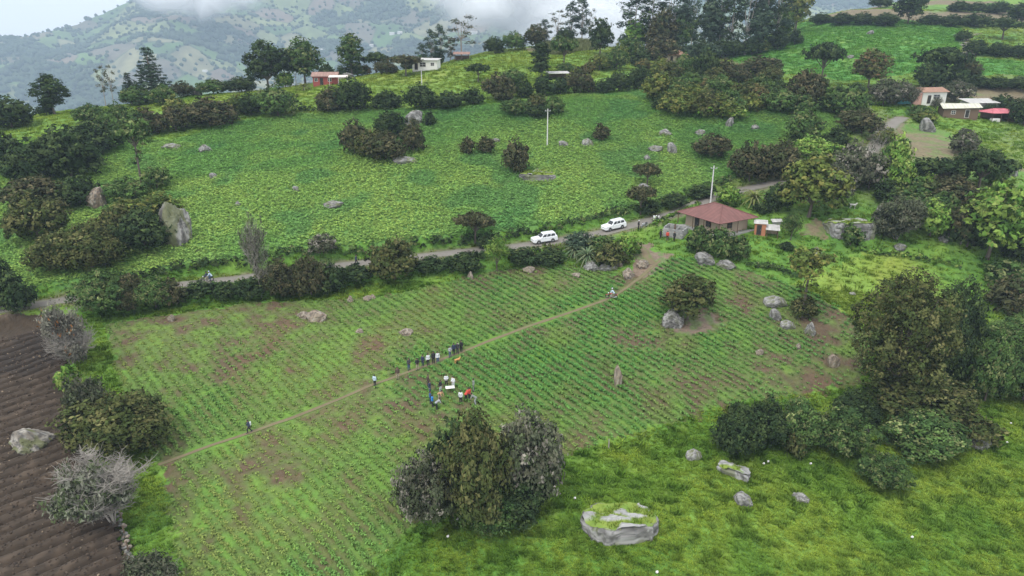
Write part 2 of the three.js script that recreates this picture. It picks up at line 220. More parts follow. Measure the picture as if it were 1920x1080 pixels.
function groundMat(G, w, h) {
  const X = (G.nx - 1) * G.s, Z = (G.nz - 1) * G.s; const m = std(1, 1, 1, 1);
  m.map = colorTexture(w, h, (u, v) => groundColor(G.x0 + u * X, G.z0 + v * Z));
  m.bumpMap = turfBump.clone(); m.bumpMap.repeat.set(X / 7, Z / 7); m.bumpScale = 0.22; return m;
}
struct('ground', gridMesh(nearG), groundMat(nearG, 2048, 1600), 'grassy farmland sloping up from the near fields to the ridge');
struct('hillside', gridMesh(farG), groundMat(farG, 1536, 1024), 'grassy upper hillside on the crest beyond the fields');

// road and paths follow the ground
function ribbon(l, half, lift, colors, seed, across = 6) {
  const pos = [], uv = [], col = [], idx = []; let run = 0;
  for (let i = 0; i < l.length; i++) {
    const p = l[i], a = l[Math.max(0, i - 1)], b = l[Math.min(l.length - 1, i + 1)]; let tx = b[0] - a[0], tz = b[1] - a[1]; const L = Math.hypot(tx, tz); tx /= L; tz /= L; if (i) run += Math.hypot(p[0] - a[0], p[1] - a[1]);
    for (let k = 0; k <= across; k++) { const s = (k / across * 2 - 1), w = half * (1 + 0.35 * (noise(run / 2.1, k > across / 2 ? 5 : 9, seed) - 0.5) * Math.abs(s)), x = p[0] - tz * s * w, z = p[1] + tx * s * w; const y = Math.max(H(x, z), H(x + .2, z), H(x - .2, z)); pos.push(x, y + lift * (1 - 0.4 * Math.abs(s)), z); const c = colors(x, z, s, run); col.push(...c); if (i && k) { const K = i * (across + 1) + k; idx.push(K, K - 1, K - across - 2, K, K - across - 2, K - across - 1); } }
  }
  return rawGeo(pos, null, col, idx);
}
const earthMat = std(1, 1, 1, 1, { vertexColors: true });
const dense = l => { const o = []; for (let i = 0; i + 1 < l.length; i++) for (let k = 0; k < 4; k++) o.push([lerp(l[i][0], l[i + 1][0], k / 4), lerp(l[i][1], l[i + 1][1], k / 4)]); o.push(l[l.length - 1]); return o; };
const gravelCol = (x, z, s) => { const b = fbm(x / .8, z / .8, 3, 81), c = noise(x / .25, z / .25, 83), r = Math.abs(Math.abs(s) - .5); let k = mix3([0.15, 0.132, 0.11], [0.235, 0.212, 0.185], b * .7 + c * .3); k = mix3(k, [0.2, 0.17, 0.13], (1 - sstep(.0, .16, r)) * .25); return mix3(k, [0.1, 0.13, 0.04], sstep(.72, 1.0, Math.abs(s) + (b - .5) * .5) * .75); };
struct('road', ribbon(dense(roadLine), 1.75, 0.06, gravelCol, 85), earthMat, 'narrow pale gravel road crossing the hillside between the two fields');
struct('road', ribbon(dense(trackLine), 2.0, 0.1, gravelCol, 86), earthMat, 'short bend of pale track climbing beside the far bright field');
const pathCol = (x, z, s) => { const b = fbm(x / .6, z / .6, 3, 87); return mix3(mix3([0.13, 0.10, 0.055], [0.2, 0.155, 0.09], b), [0.09, 0.15, 0.03], sstep(.55, 1, Math.abs(s) + (b - .5) * 1.1) * .8); };
struct('footpath', ribbon(pathLine, 0.27, 0.05, pathCol, 88, 4), earthMat, 'thin trodden footpath running diagonally through the lower field');
struct('footpath', ribbon(gateLine, 0.8, 0.05, pathCol, 89, 4), earthMat, 'short worn dirt path from the lower field up to the road');

{ // ploughed field: ridges and furrows
  const A = at(20, 962), B = at(205, 898); let dx = B[0] - A[0], dz = B[2] - A[2]; const L = Math.hypot(dx, dz); dx /= L; dz /= L;
  const pos = [], col = [], idx = [], SA = 0.42, SB = 0.14, na = Math.round(74 / SA), nb = Math.round(80 / SB), id = new Int32Array(na * nb).fill(-1); let n = 0;
  const ox = A[0] + dz * 34 - dx * 45, oz = A[2] - dx * 34 - dz * 45;
  for (let j = 0; j < nb; j++) for (let i = 0; i < na; i++) {
    const a = i * SA, b = j * SB, x = ox + dx * a - dz * b, z = oz + dz * a + dx * b;
    const e = noise(x / 1.5, z / 1.5, 95) - .5; if (useAt(x + e, z + e) !== USE.plough) continue;
    const w = b + (fbm(a / 9, b / 9, 2, 96) - .5) * 1.0, ph = w / 1.4 * Math.PI * 2, clod = fbm(x / .45, z / .45, 2, 97), strength = 0.75 + .5 * noise(x / 5, z / 5, 98);
    const crest = Math.abs(((w / 1.4) % 1 + 1) % 1 - .5) * 2; pos.push(x, H(x, z) + 0.08 + (sstep(0, .5, crest) * 0.5) * strength + (clod - .5) * 0.17, z);
    const damp = sstep(.5, .62, fbm(x / 13 + 4, z / 13, 2, 99)), straw = sstep(.62, .74, noise(x / .5, z / .9, 100)) * (.4 + .6 * noise(x / 7, z / 7, 101));
    let k = mix3([0.045, 0.031, 0.0195], [0.018, 0.013, 0.0095], damp * .75); k = mix3(k, [0.12, 0.085, 0.058], straw * .4 * (1 - damp * .6)); const q = .72 + .56 * clod; col.push(k[0] * q, k[1] * q, k[2] * q); id[j * na + i] = n++;
  }
  for (let j = 0; j + 1 < nb; j++) for (let i = 0; i + 1 < na; i++) { const a = id[j * na + i], b = id[j * na + i + 1], c = id[(j + 1) * na + i], d = id[(j + 1) * na + i + 1]; if (a >= 0 && b >= 0 && c >= 0 && d >= 0) idx.push(a, c, b, b, c, d); }
  { const R = rng32(71), M = [], C = [], o = new THREE.Object3D(), c = new THREE.Color(); for (let t = 0; t < 10000; t++) { const k = Math.floor(R() * (pos.length / 3)) * 3, s = .05 + .12 * R() * R(); o.position.set(pos[k] + (R() - .5) * .4, pos[k + 1] + s * .3, pos[k + 2] + (R() - .5) * .4); o.scale.set(s * (.8 + .8 * R()), s * .7, s); o.rotation.set(R() * 3, R() * 6, R() * 3); o.updateMatrix(); M.push(o.matrix.clone()); const q = .6 + R() * .9; C.push(R() < .1 ? [.16 * q, .12 * q, .08 * q] : [.05 * q, .034 * q, .022 * q]); } const im = new THREE.InstancedMesh(new THREE.IcosahedronGeometry(1, 0), std(1, 1, 1, 1), M.length); M.forEach((m, i) => { im.setMatrixAt(i, m); im.setColorAt(i, c.setRGB(...C[i])); }); im.name = 'soil_clods'; im.castShadow = im.receiveShadow = true; tag(im, 'loose clods and straw scattered over the ploughed furrows', null, null, 'stuff'); scene.add(im); }
  struct('ploughed_field', rawGeo(pos, null, col, idx), earthMat, 'freshly ploughed dark brown field in long furrows at the left');
}
// ---------- the mountain across the valley ----------
const MK = 2.8; // the mountain lies this much farther and larger than its survey units
function Hm(x, z) { return CAM_Y + MK * (Hs(x / MK, z / MK) - CAM_Y); }
function Hs(x, z) {
  const d = -z, w = (fbm(x / 260, z / 260, 4, 111) - .5), g = fbm(x / 120 + z / 900, z / 420, 3, 113) - .5;
  let h = -150 + 0.315 * (d - 560) + w * 120 + g * 46 + Math.max(0, x + 500) * 0.02;
  const crest = lerp(lerp(-70, 34, sstep(-1500, -1000, x)), 330, sstep(-850, -370, x)) + (fbm(x / 90, 3.3, 3, 115) - .5) * 30;
  const over = h - crest; if (over > -20) h = crest - 20 + 40 * (1 - Math.exp(-(over + 20) / 40)) - Math.max(0, over) * 0.25;
  return h;
}
const MTX0 = -1750, MTX1 = 1350, MTZ0 = -2050, MTZ1 = -232;
const woods = (x, z) => fbm(x / 75, z / 60, 4, 121) + .1 * (noise(x / 40, z / 40, 122) - .5) + sstep(-1500, -1900, z) * .08;
function plotCell(x, z) { // irregular small holdings: [cell id, distance to edge]
  const c = 0.93, s = 0.36, X = (x * c + z * s) / 62 + (noise(x / 90, z / 90, 131) - .5) * .9, Z = (z * c - x * s) / 46 + (noise(x / 90, z / 90, 132) - .5) * .9;
  const i = Math.floor(X), j = Math.floor(Z); let b1 = 9, b2 = 9, id = 0;
  for (let q = -1; q <= 1; q++) for (let p = -1; p <= 1; p++) { const ux = i + p + .15 + .7 * hash(i + p, j + q, 133), uz = j + q + .15 + .7 * hash(i + p, j + q, 134), d = Math.max(Math.abs(ux - X), Math.abs(uz - Z)); if (d < b1) { b2 = b1; b1 = d; id = hash(i + p, j + q, 135); } else if (d < b2) b2 = d; }
  return [id, b2 - b1];
}
{
  const nx = 240, nz = 150, pos = new Float32Array(nx * nz * 3), uv = new Float32Array(nx * nz * 2), idx = [];
  for (let j = 0; j < nz; j++) for (let i = 0; i < nx; i++) { const k = j * nx + i, x = lerp(MTX0, MTX1, i / (nx - 1)), z = lerp(MTZ1, MTZ0, j / (nz - 1)); pos.set([x * MK, Hm(x * MK, z * MK), z * MK], k * 3); uv.set([i / (nx - 1), j / (nz - 1)], k * 2); if (i + 1 < nx && j + 1 < nz) idx.push(k, k + 1, k + nx, k + 1, k + nx + 1, k + nx); }
  const g = new THREE.BufferGeometry(); g.setAttribute('position', new THREE.BufferAttribute(pos, 3)); g.setAttribute('uv', new THREE.BufferAttribute(uv, 2)); g.setIndex(idx); g.computeVertexNormals();
  const m = std(1, 1, 1, 1);
  const tint = [[.10, .17, .045], [.16, .2, .07], [.075, .14, .035], [.21, .2, .1], [.17, .13, .085], [.12, .19, .05], [.2, .225, .085], [.13, .115, .075]];
  m.map = colorTexture(2048, 1536, (u, v) => {
    const x = lerp(MTX0, MTX1, u), z = lerp(MTZ1, MTZ0, v), w = woods(x, z), n = fbm(x / 13, z / 13, 3, 141), [id, e] = plotCell(x, z);
    const open = sstep(-650, -900, x) * sstep(-1500, -1100, z);
    let k = tint[Math.floor(id * 7.999)]; k = mix3(k, [.175, .205, .075], open * .75);
    k = mix3(k, [.06, .085, .035], (1 - sstep(.03, .07, e + (n - .5) * .06)) * (.9 - open * .8));
    k = mix3(k, [.05, .075, .03], sstep(.57, .61, w + (n - .5) * .1)); const q = (.55 + .9 * n) * 1.05; return [k[0] * q, k[1] * q, k[2] * q];
  });
  struct('mountain', g, m, 'hazy mountainside of small fields and woods across the valley');
  // its woods and hedgerow trees, far too many and far to count
  const R = rng32(77), mats = [], cols = [], o = new THREE.Object3D(), c = new THREE.Color();
  for (let t = 0; t < 400000 && mats.length < 70000; t++) {
    const x = lerp(-1600, 1100, R()), z = lerp(-720, -1980, Math.pow(R(), .8)), w = woods(x, z), e = plotCell(x, z)[1], open = sstep(-650, -900, x) * sstep(-1500, -1100, z);
    const p = w > .585 ? .6 : e < .06 ? .5 * (1 - open * .85) : .07; if (R() > p) continue;
    const h = (w > .58 ? 13 : 9) * (.55 + R() * .9); o.position.set(x * MK, Hm(x * MK, z * MK) + h * .3, z * MK); o.scale.set(h * (.5 + .3 * R()), h * .62, h * (.5 + .3 * R())); o.rotation.set(0, R() * 6.28, 0); o.updateMatrix(); mats.push(o.matrix.clone());
    const q = .75 + R() * .5; cols.push([.045 * q, .07 * q, .03 * q]);
  }
  const ig = mergeVertices(new THREE.IcosahedronGeometry(1, 1).deleteAttribute('normal').deleteAttribute('uv')), P = ig.attributes.position; for (let i = 0; i < P.count; i++) { const s = .75 + .5 * hash(i, 3, 4); P.setXYZ(i, P.getX(i) * s, P.getY(i) * s, P.getZ(i) * s); } ig.computeVertexNormals();
  const im = new THREE.InstancedMesh(ig, std(1, 1, 1, 1), mats.length); mats.forEach((q, i) => { im.setMatrixAt(i, q); im.setColorAt(i, c.setRGB(...cols[i])); });
  im.name = 'far_forest'; tag(im, 'woods and hedgerow trees dotted over the far mountainside', null, null, 'stuff'); im.castShadow = im.receiveShadow = true; scene.add(im);
}
// ---------- foliage builders ----------
const leafMat = new THREE.MeshPhysicalMaterial({ vertexColors: true, roughness: 0.95, transmission: 0.22, thickness: 0, side: THREE.DoubleSide, specularIntensity: 0.08 });
const barkMat = std(0.115, 0.095, 0.075, 1), paleBark = std(0.3, 0.27, 0.235, 1), greyBark = std(0.27, 0.25, 0.22, 1);
// crown: lobes [x,y,z,rx,ry,rz] hold clumps, clumps hold leaves
function foliage(R, lobes, o) {
  const pos = [], nor = [], col = [], idx = []; let n = 0;
  const area = lobes.map(l => Math.pow(l[3] * l[4] * l[5], 0.667)), tot = area.reduce((a, b) => a + b, 0);
  const pal = o.palette, gauss = () => (R() + R() + R() - 1.5) * 1.15;
  lobes.forEach((l, li) => {
    const k = Math.max(3, Math.round(o.clumps * area[li] / tot)), lt = (R() - .5) * .3;
    for (let c = 0; c < k; c++) {
      let dy = 1 - 2 * (c + R()) / k; if (dy < (o.under ?? -0.6)) dy = (o.under ?? -.6) + R() * .5; const az = c * 2.39996 + R() * .9, q = Math.sqrt(Math.max(0, 1 - dy * dy));
      const deep = R() < .8 ? .82 + .26 * R() : .35 + .45 * R(), d = [Math.cos(az) * q, dy, Math.sin(az) * q];
      const cx = l[0] + d[0] * l[3] * deep, cy = l[1] + d[1] * l[4] * deep, cz = l[2] + d[2] * l[5] * deep, cr = o.clump * (.65 + .7 * R());
      const pc = pal[Math.floor(Math.pow(R(), o.skew ?? 1) * pal.length * .9999)], tone = (1 + lt) * (.78 + .44 * R()), tips = o.tips && R() < o.tipShare;
      const m = Math.round(o.leaves * (.7 + .6 * R()));
      for (let i = 0; i < m; i++) {
        const ox = gauss() * cr, oy = gauss() * cr * (o.flat ?? .7), oz = gauss() * cr, px = cx + ox + d[0] * 0, py = cy + oy, pz = cz + oz;
        const s = o.leaf * (.55 + .9 * R());
        const ex = d[0] * .6 + ox / cr * .35, ey = d[1] * .6 + oy / cr * .35 + .3, ez = d[2] * .6 + oz / cr * .35; let ax = ex + (R() - .5) * 1.5, ay = ey + (R() - .5) * 1.3, az2 = ez + (R() - .5) * 1.5;
        let ux = R() - .5, uy = (R() - .5) * .8 - (o.droop ?? 0), uz = R() - .5; const da = (ux * ax + uy * ay + uz * az2) / (ax * ax + ay * ay + az2 * az2 + 1e-6); ux -= ax * da; uy -= ay * da; uz -= az2 * da; const ul = Math.hypot(ux, uy, uz) || 1; ux /= ul; uy /= ul; uz /= ul;
        let wx = ay * uz - az2 * uy, wy = az2 * ux - ax * uz, wz = ax * uy - ay * ux; const wl = Math.hypot(wx, wy, wz) || 1; const asp = o.slim ?? .55; wx *= asp / wl; wy *= asp / wl; wz *= asp / wl;
        let nx = uy * wz - uz * wy, ny = uz * wx - ux * wz, nz = ux * wy - uy * wx; const nl = Math.hypot(nx, ny, nz) || 1; nx /= nl; ny /= nl; nz /= nl;
        const bx = d[0] * .7 + ox / cr * .5, by = d[1] * .7 + oy / cr * .5 + .35, bz = d[2] * .7 + oz / cr * .5, bl = Math.hypot(bx, by, bz) || 1; if (nx * bx + ny * by + nz * bz < 0) { nx = -nx; ny = -ny; nz = -nz; }
        const Nx = nx * .4 + bx / bl * .6, Ny = ny * .4 + by / bl * .6, Nz = nz * .4 + bz / bl * .6;
        const bend = .18 * s; // a leaf spray: a folded kite
        pos.push(px - ux * s, py - uy * s, pz - uz * s, px + wx * s + nx * bend, py + wy * s + ny * bend, pz + wz * s + nz * bend, px + ux * s * 1.1, py + uy * s * 1.1, pz + uz * s * 1.1, px - wx * s + nx * bend, py - wy * s + ny * bend, pz - wz * s + nz * bend);
        for (let v = 0; v < 4; v++) nor.push(Nx, Ny, Nz);
        const t = 1.14 * tone * (.72 + .56 * R()), cc = tips && R() < .6 ? o.tips : pc; for (let v = 0; v < 4; v++) col.push(cc[0] * t, cc[1] * t, cc[2] * t);
        idx.push(n, n + 2, n + 1, n, n + 3, n + 2); n += 4;
      }
    }
  });
  return rawGeo(pos, nor, col, idx);
}
const PAL = {
  olive: [[.060, .078, .024], [.075, .090, .028], [.046, .064, .020], [.092, .098, .034]],
  brown: [[.066, .069, .032], [.054, .060, .027], [.078, .077, .036], [.050, .064, .026]],
  dark: [[.032, .055, .021], [.040, .066, .024], [.027, .046, .019], [.052, .075, .027]],
  green: [[.058, .105, .030], [.075, .13, .034], [.045, .085, .026], [.09, .14, .042]],
  lime: [[.11, .21, .035], [.14, .245, .042], [.085, .17, .032], [.17, .25, .05]],
  yellow: [[.118, .152, .034], [.09, .128, .03], [.15, .172, .042], [.075, .108, .028]],
  grey: [[.088, .10, .058], [.075, .085, .05], [.105, .105, .068], [.07, .088, .042]],
  blue: [[.052, .082, .052], [.065, .098, .06], [.04, .066, .042]],
  rust: [[.09, .1, .034], [.105, .105, .036], [.075, .095, .03], [.12, .105, .04]],
};
const TIP = { olive: [.135, .13, .05], brown: [.125, .108, .056], dark: [.07, .1, .032], green: [.16, .18, .07], lime: [.22, .28, .07], yellow: [.2, .195, .055], grey: [.22, .2, .165], blue: [.09, .12, .07], rust: [.18, .12, .055] };
function domeLobes(R, w, h, k) { // overlapping mounds that make an uneven dome standing on the ground
  const l = [[0, h * .42, 0, w * .33, h * .42, w * .33]];
  for (let i = 0; i < k; i++) { const a = i / k * 6.283 + R() * .9, r = w * (.22 + .1 * R()), s = .55 + .5 * R(); l.push([Math.cos(a) * r, h * (.3 + .28 * R()), Math.sin(a) * r, w * .23 * s, h * .32 * s, w * .23 * s]); }
  l.push([w * .08 * (R() - .5), h * .74, w * .08 * (R() - .5), w * .2, h * .24, w * .2]); return l;
}
function limbsTo(R, lobes, base, r0, lean = .1, sides = 6) {
  const g = [], fork = [base[0] + lean * (R() - .5), base[1], base[2] + lean * (R() - .5)];
  g.push(limb([[0, -.25, 0, r0 * 1.35], [fork[0] * .2, base[1] * .2, fork[2] * .2, r0], [fork[0] * .6, base[1] * .62, fork[2] * .6, r0 * .85], [...fork, r0 * .72]], sides + 1));
  for (const l of lobes) { const e = [l[0] * .9, l[1] + l[4] * .25, l[2] * .9], m = [lerp(fork[0], e[0], .5) + (R() - .5) * .3, lerp(fork[1], e[1], .42), lerp(fork[2], e[2], .5) + (R() - .5) * .3]; g.push(limb([[fork[0], fork[1] - .1, fork[2], r0 * .55], [...m, r0 * .38], [...e, r0 * .1]], 5)); }
  return merge(g);
}
const protos = {};
function proto(key, make) { if (!protos[key]) protos[key] = make(); return protos[key]; }
// dome bush, nominal size w x h metres
function bushProto(pal, size, v) {
  return proto(`bush ${pal} ${size} ${v}`, () => {
    const R = rng32(1000 + v * 37 + size.length * 101 + pal.charCodeAt(0) * 7 + pal.charCodeAt(1) * 3);
    const S = { s: [2.6, 2.0, 48, 17, .16], m: [5, 3.9, 112, 19, .205], l: [8.5, 6.6, 230, 22, .24], n: [8.5, 6.6, 430, 28, .16] }[size], [w, h, clumps, leaves, leaf] = S;
    const lobes = domeLobes(R, w, h, size === 's' ? 3 : size === 'm' ? 6 : 9);
    return { w, h, crown: foliage(R, lobes, { clumps, leaves, leaf, clump: size === 's' ? .3 : size === 'm' ? .4 : size === 'n' ? .42 : .5, palette: PAL[pal], tips: TIP[pal], tipShare: pal === 'dark' ? .2 : .3, under: -.75 }), trunk: limbsTo(R, lobes.slice(1), [0, h * .18, 0], w * .022), bark: barkMat };
  });
}
// tree with a visible trunk
function treeProto(pal, v, form = 'round') {
  return proto(`tree ${pal} ${form} ${v}`, () => {
    const R = rng32(2000 + v * 53 + form.length * 71 + pal.charCodeAt(0) * 11 + pal.charCodeAt(1) * 5); let w = 7, h = 9, lobes = [], base, o = { clumps: 190, leaves: 21, leaf: .27, clump: .5, palette: PAL[pal], tips: TIP[pal], tipShare: .28, under: -.8 }, bark = barkMat, r0 = .22;
    if (form === 'round') { base = [0, 1.9, 0]; lobes = [[0, 5.4, 0, 2.5, 2.7, 2.5]]; for (let i = 0; i < 8; i++) { const a = i * .785 + R(); lobes.push([Math.cos(a) * 2.1, 3.0 + 3.7 * ((i * 3 % 8) / 8), Math.sin(a) * 2.0, 1.35 + .5 * R(), 1.1 + .5 * R(), 1.35 + .5 * R()]); } lobes.push([.4, 7.7, .2, 1.5, 1.2, 1.5]); }
    if (form === 'umbrella') { w = 8; h = 6.5; base = [0, 2.6, 0]; for (let i = 0; i < 9; i++) { const a = i * .698 + R() * .6, r = i % 3 ? 2.6 : 1.1; lobes.push([Math.cos(a) * r, 4.3 + R() * 1.1, Math.sin(a) * r, 1.5 + .4 * R(), .75 + .3 * R(), 1.5 + .4 * R()]); } lobes.push([0, 5.5, 0, 1.9, .8, 1.9]); o.clumps = 150; }
    if (form === 'tall') { w = 6; h = 14; base = [0, 3.5, 0]; for (let i = 0; i < 12; i++) { const y = 4 + 9 * i / 11, s = Math.sin((i + 1.6) / 13.6 * Math.PI), a = i * 2.4 + R(), r = 1.5 * s; lobes.push([Math.cos(a) * r, y, Math.sin(a) * r, .8 + 1.15 * s, 1.2 + .4 * R(), .8 + 1.15 * s]); } o.clumps = 230; }
    if (form === 'column') { w = 3; h = 11; base = [0, 4, 0]; for (let i = 0; i < 9; i++) { const y = 3.2 + 7 * i / 8, a = i * 2.4; lobes.push([Math.cos(a) * .45, y, Math.sin(a) * .45, .8 + .4 * R(), .9, .8 + .4 * R()]); } o.clumps = 110; r0 = .16; }
    if (form === 'gum') { w = 5.5; h = 18; base = [0, 5, 0]; bark = paleBark; r0 = .2; for (let i = 0; i < 12; i++) { const y = 3.6 + 13.4 * i / 11, a = i * 2.4 + R() * .8, r = 1.5 * Math.sin((i + 2) / 13 * Math.PI) + .3; lobes.push([Math.cos(a) * r, y, Math.sin(a) * r, .75 + .6 * R(), .8 + .5 * R(), .75 + .6 * R()]); } o = { ...o, clumps: 130, leaves: 17, leaf: .3, slim: .38, droop: .3, clump: .5, tipShare: .2 }; }
    if (form === 'sparsegum') { w = 5; h = 18; base = [0, 8, 0]; bark = paleBark; r0 = .17; for (let i = 0; i < 9; i++) { const y = 7 + 10.3 * i / 8, a = i * 2.4 + R() * .8, r = 1.4 + .4 * R(); lobes.push([Math.cos(a) * r, y, Math.sin(a) * r, .6 + .35 * R(), .6 + .3 * R(), .6 + .35 * R()]); } o = { ...o, clumps: 56, leaves: 12, leaf: .3, slim: .36, droop: .3, clump: .5, tipShare: .2 }; }
    if (form === 'lollipop') { w = 6; h = 12; base = [0, 7, 0]; r0 = .2; for (let i = 0; i < 8; i++) { const a = i * .785 + R(); lobes.push([Math.cos(a) * 1.7, 8.3 + 2.4 * R(), Math.sin(a) * 1.7, 1.1 + .4 * R(), .9 + .3 * R(), 1.1 + .4 * R()]); } lobes.push([0, 10.6, 0, 1.5, 1.1, 1.5], [.7, 4.6, .2, .45, .6, .45], [-.7, 5.8, .2, .45, .7, .45]); o.clumps = 105; o.leaves = 16; }
    if (form === 'giant') { w = 14; h = 17; base = [0, 4.2, 0]; r0 = .42; lobes = [[0, 10, 0, 4.4, 4.6, 4.4]]; for (let i = 0; i < 16; i++) { const a = i * 2.4 + R() * .6, y = 4.6 + 9.5 * i / 15, s = Math.sin((y - 2.4) / 14.2 * Math.PI); lobes.push([Math.cos(a) * 4.3 * s, y, Math.sin(a) * 4.3 * s, 1.6 + 1.1 * s * R() + .5, 1.4 + .7 * R(), 1.6 + 1.1 * s * R() + .5]); } lobes.push([.3, 15.2, 0, 2.2, 1.5, 2.2]); o = { ...o, clumps: 900, leaves: 26, leaf: .18, clump: .55 }; }
    if (form === 'feather') { w = 5.5; h = 5; base = [0, 1.2, 0]; r0 = .1; for (let i = 0; i < 9; i++) { const a = i * 2.4, r = 1.3 * Math.sqrt(i / 9) + .2; lobes.push([Math.cos(a) * r, 2.2 + 1.6 * R(), Math.sin(a) * r, .9, .9, .9]); } o = { ...o, clumps: 130, leaves: 20, leaf: .19, slim: .22, clump: .5, droop: .1 }; }
    return { w, h, crown: foliage(R, lobes, o), trunk: limbsTo(R, lobes, base, r0, .3), bark };
  });
}
function pineProto(v) {
  return proto('pine ' + v, () => {
    const R = rng32(3000 + v), h = 14, w = 7, lobes = []; for (let i = 0; i < 15; i++) { const y = 2.2 + 11.2 * i / 14, r = (1 - i / 15.5) * 3.1; for (let k = 0; k < (i < 10 ? 4 : 2); k++) { const a = k * 1.57 + i * .9 + R() * .7; lobes.push([Math.cos(a) * r * .68, y - r * .1, Math.sin(a) * r * .68, r * .42 + .28, .34, r * .42 + .28]); } }
    const R2 = rng32(3100 + v); return { w, h, crown: foliage(R2, lobes, { clumps: 260, leaves: 16, leaf: .3, slim: .25, droop: .12, clump: .34, flat: .5, palette: v ? PAL.dark : PAL.blue, under: -.9 }), trunk: merge([limb([[0, -.3, 0, .3], [.05, 5, 0, .2], [0, 13.4, 0, .04]], 7)]), bark: barkMat };
  });
}
// grey twiggy tree; leaf share 0 is bare
function twigProto(v, o) {
  return proto('twig ' + v, () => {
    const R = rng32(4000 + v * 13), thick = [], fine = [], ends = [];
    const grow = (p, d, len, r, lev) => {
      const pts = [[...p, r]]; let q = [...p], e = [...d]; const n = lev < 2 ? 4 : 3;
      for (let i = 1; i <= n; i++) { e = [e[0] + (R() - .5) * .5, e[1] + (R() - .42) * .35, e[2] + (R() - .5) * .5]; const l = Math.hypot(...e); e = e.map(t => t / l); q = [q[0] + e[0] * len / n, q[1] + e[1] * len / n, q[2] + e[2] * len / n]; pts.push([...q, r * (1 - .62 * i / n)]); if (lev < (o.deep ?? 2) && i > (lev ? 0 : 1)) { const kids = lev === 0 ? 4 : 3; for (let k = 0; k < kids; k++) { const a = R() * 6.28, s = .6 + .6 * R(); grow(q, [e[0] * .55 + Math.cos(a) * s, e[1] * .3 + (.35 + (o.up ?? 0)) * R() - .05, e[2] * .55 + Math.sin(a) * s], len * (.5 + .28 * R()), r * .6, lev + 1); } } }
      (lev < 2 ? thick : fine).push(limb(pts, lev < 1 ? 7 : lev < 2 ? 5 : 3)); if (lev >= 1) { ends.push(q); if (lev > 1) ends.push(pts[1].slice(0, 3)); }
    };
    grow([0, -.2, 0], [.08, 1, .05], o.len, o.r, 0); if (o.multi) for (let k = 0; k < o.multi; k++) grow([.2 * (R() - .5), -.2, .2 * (R() - .5)], [(R() - .5) * 1.4, 1, (R() - .5) * 1.4], o.len * .85, o.r * .8, 0);
    const trunk = merge([...thick, ...fine]); trunk.computeBoundingBox(); const b = trunk.boundingBox, w = Math.max(b.max.x - b.min.x, b.max.z - b.min.z), h = b.max.y;
    const lobes = ends.filter(() => R() < (o.leafy ?? .5)).map(e => [...e, .34, .26, .34]);
    return { w, h, trunk, crown: lobes.length ? foliage(R, lobes.slice(0, 420), { clumps: Math.min(420, lobes.length), leaves: o.per ?? 6, leaf: .15, clump: .4, slim: .45, palette: o.palette ?? PAL.grey, tips: o.tips, tipShare: o.tipShare ?? .25 }) : null, bark: o.bark ?? greyBark };
  });
}
function agaveProto(v) {
  return proto('agave ' + v, () => {
    const R = rng32(5000 + v), g = []; for (let i = 0; i < 46; i++) { const a = i * 2.4, up = 1.2 - i / 46 * 1.5, L = 1.5 + .6 * R(), pos = [], idx = [], n = 5; for (let k = 0; k <= n; k++) { const t = k / n, r = L * t * Math.cos(up * (1 - t * .25)), y = L * t * Math.sin(up) - .55 * t * t * L, wd = .1 * (1 - t * t) + .01; pos.push(Math.cos(a) * r - Math.sin(a) * wd, y, Math.sin(a) * r + Math.cos(a) * wd, Math.cos(a) * r, y - .05, Math.sin(a) * r, Math.cos(a) * r + Math.sin(a) * wd, y, Math.sin(a) * r - Math.cos(a) * wd); if (k) { const b = k * 3; idx.push(b - 3, b - 2, b, b - 2, b + 1, b, b - 2, b - 1, b + 1, b - 1, b + 2, b + 1); } } const l = rawGeo(pos, null, null, idx), c = mix3(v ? [.19, .22, .04] : [.13, .2, .1], [.24, .25, .14], R() * .7), cc = []; for (let q = 0; q < l.attributes.position.count; q++) cc.push(...c); l.setAttribute('color', new THREE.Float32BufferAttribute(cc, 3)); g.push(l.translate(0, .9, 0)); }
    return { w: 3.4, h: 2.4, crown: merge(g), trunk: limb([[0, -.2, 0, .2], [0, .5, 0, .17], [0, 1, 0, .12]], 7), bark: greyBark, crownName: 'rosette' };
  });
}
// ---------- planting ----------
const ORD = ['', 'first', 'second', 'third', 'fourth', 'fifth', 'sixth', 'seventh', 'eighth', 'ninth', 'tenth', 'eleventh', 'twelfth', 'thirteenth', 'fourteenth', 'fifteenth', 'sixteenth', 'seventeenth', 'eighteenth', 'nineteenth', 'twentieth', 'twenty-first', 'twenty-second', 'twenty-third', 'twenty-fourth', 'twenty-fifth'];
const waiting = [];
function nameAll() { // same look in the same place: told apart by their order from the left
  const by = new Map(); for (const w of waiting) { const k = w.look + '|' + w.where; if (!by.has(k)) by.set(k, []); by.get(k).push(w); }
  for (const l of by.values()) { l.sort((a, b) => a.px - b.px); l.forEach((w, i) => { w.o.userData.label = l.length === 1 ? `${w.look} ${w.where}` : l.length === 2 ? `${['left', 'right'][i]}-hand ${w.look} of two ${w.where}` : `${w.look}, ${ORD[i + 1] || (i + 1) + 'th'} from left, ${w.where}`; w.o.userData.group = l.length > 2 ? `${w.look.replace(/^.* (\w+)$/, '$1').replace(/(sh|s)$/, '$1e')}s ${w.where}` : undefined; if (!w.o.userData.group) delete w.o.userData.group; }); }
}
let plantSeed = 1;
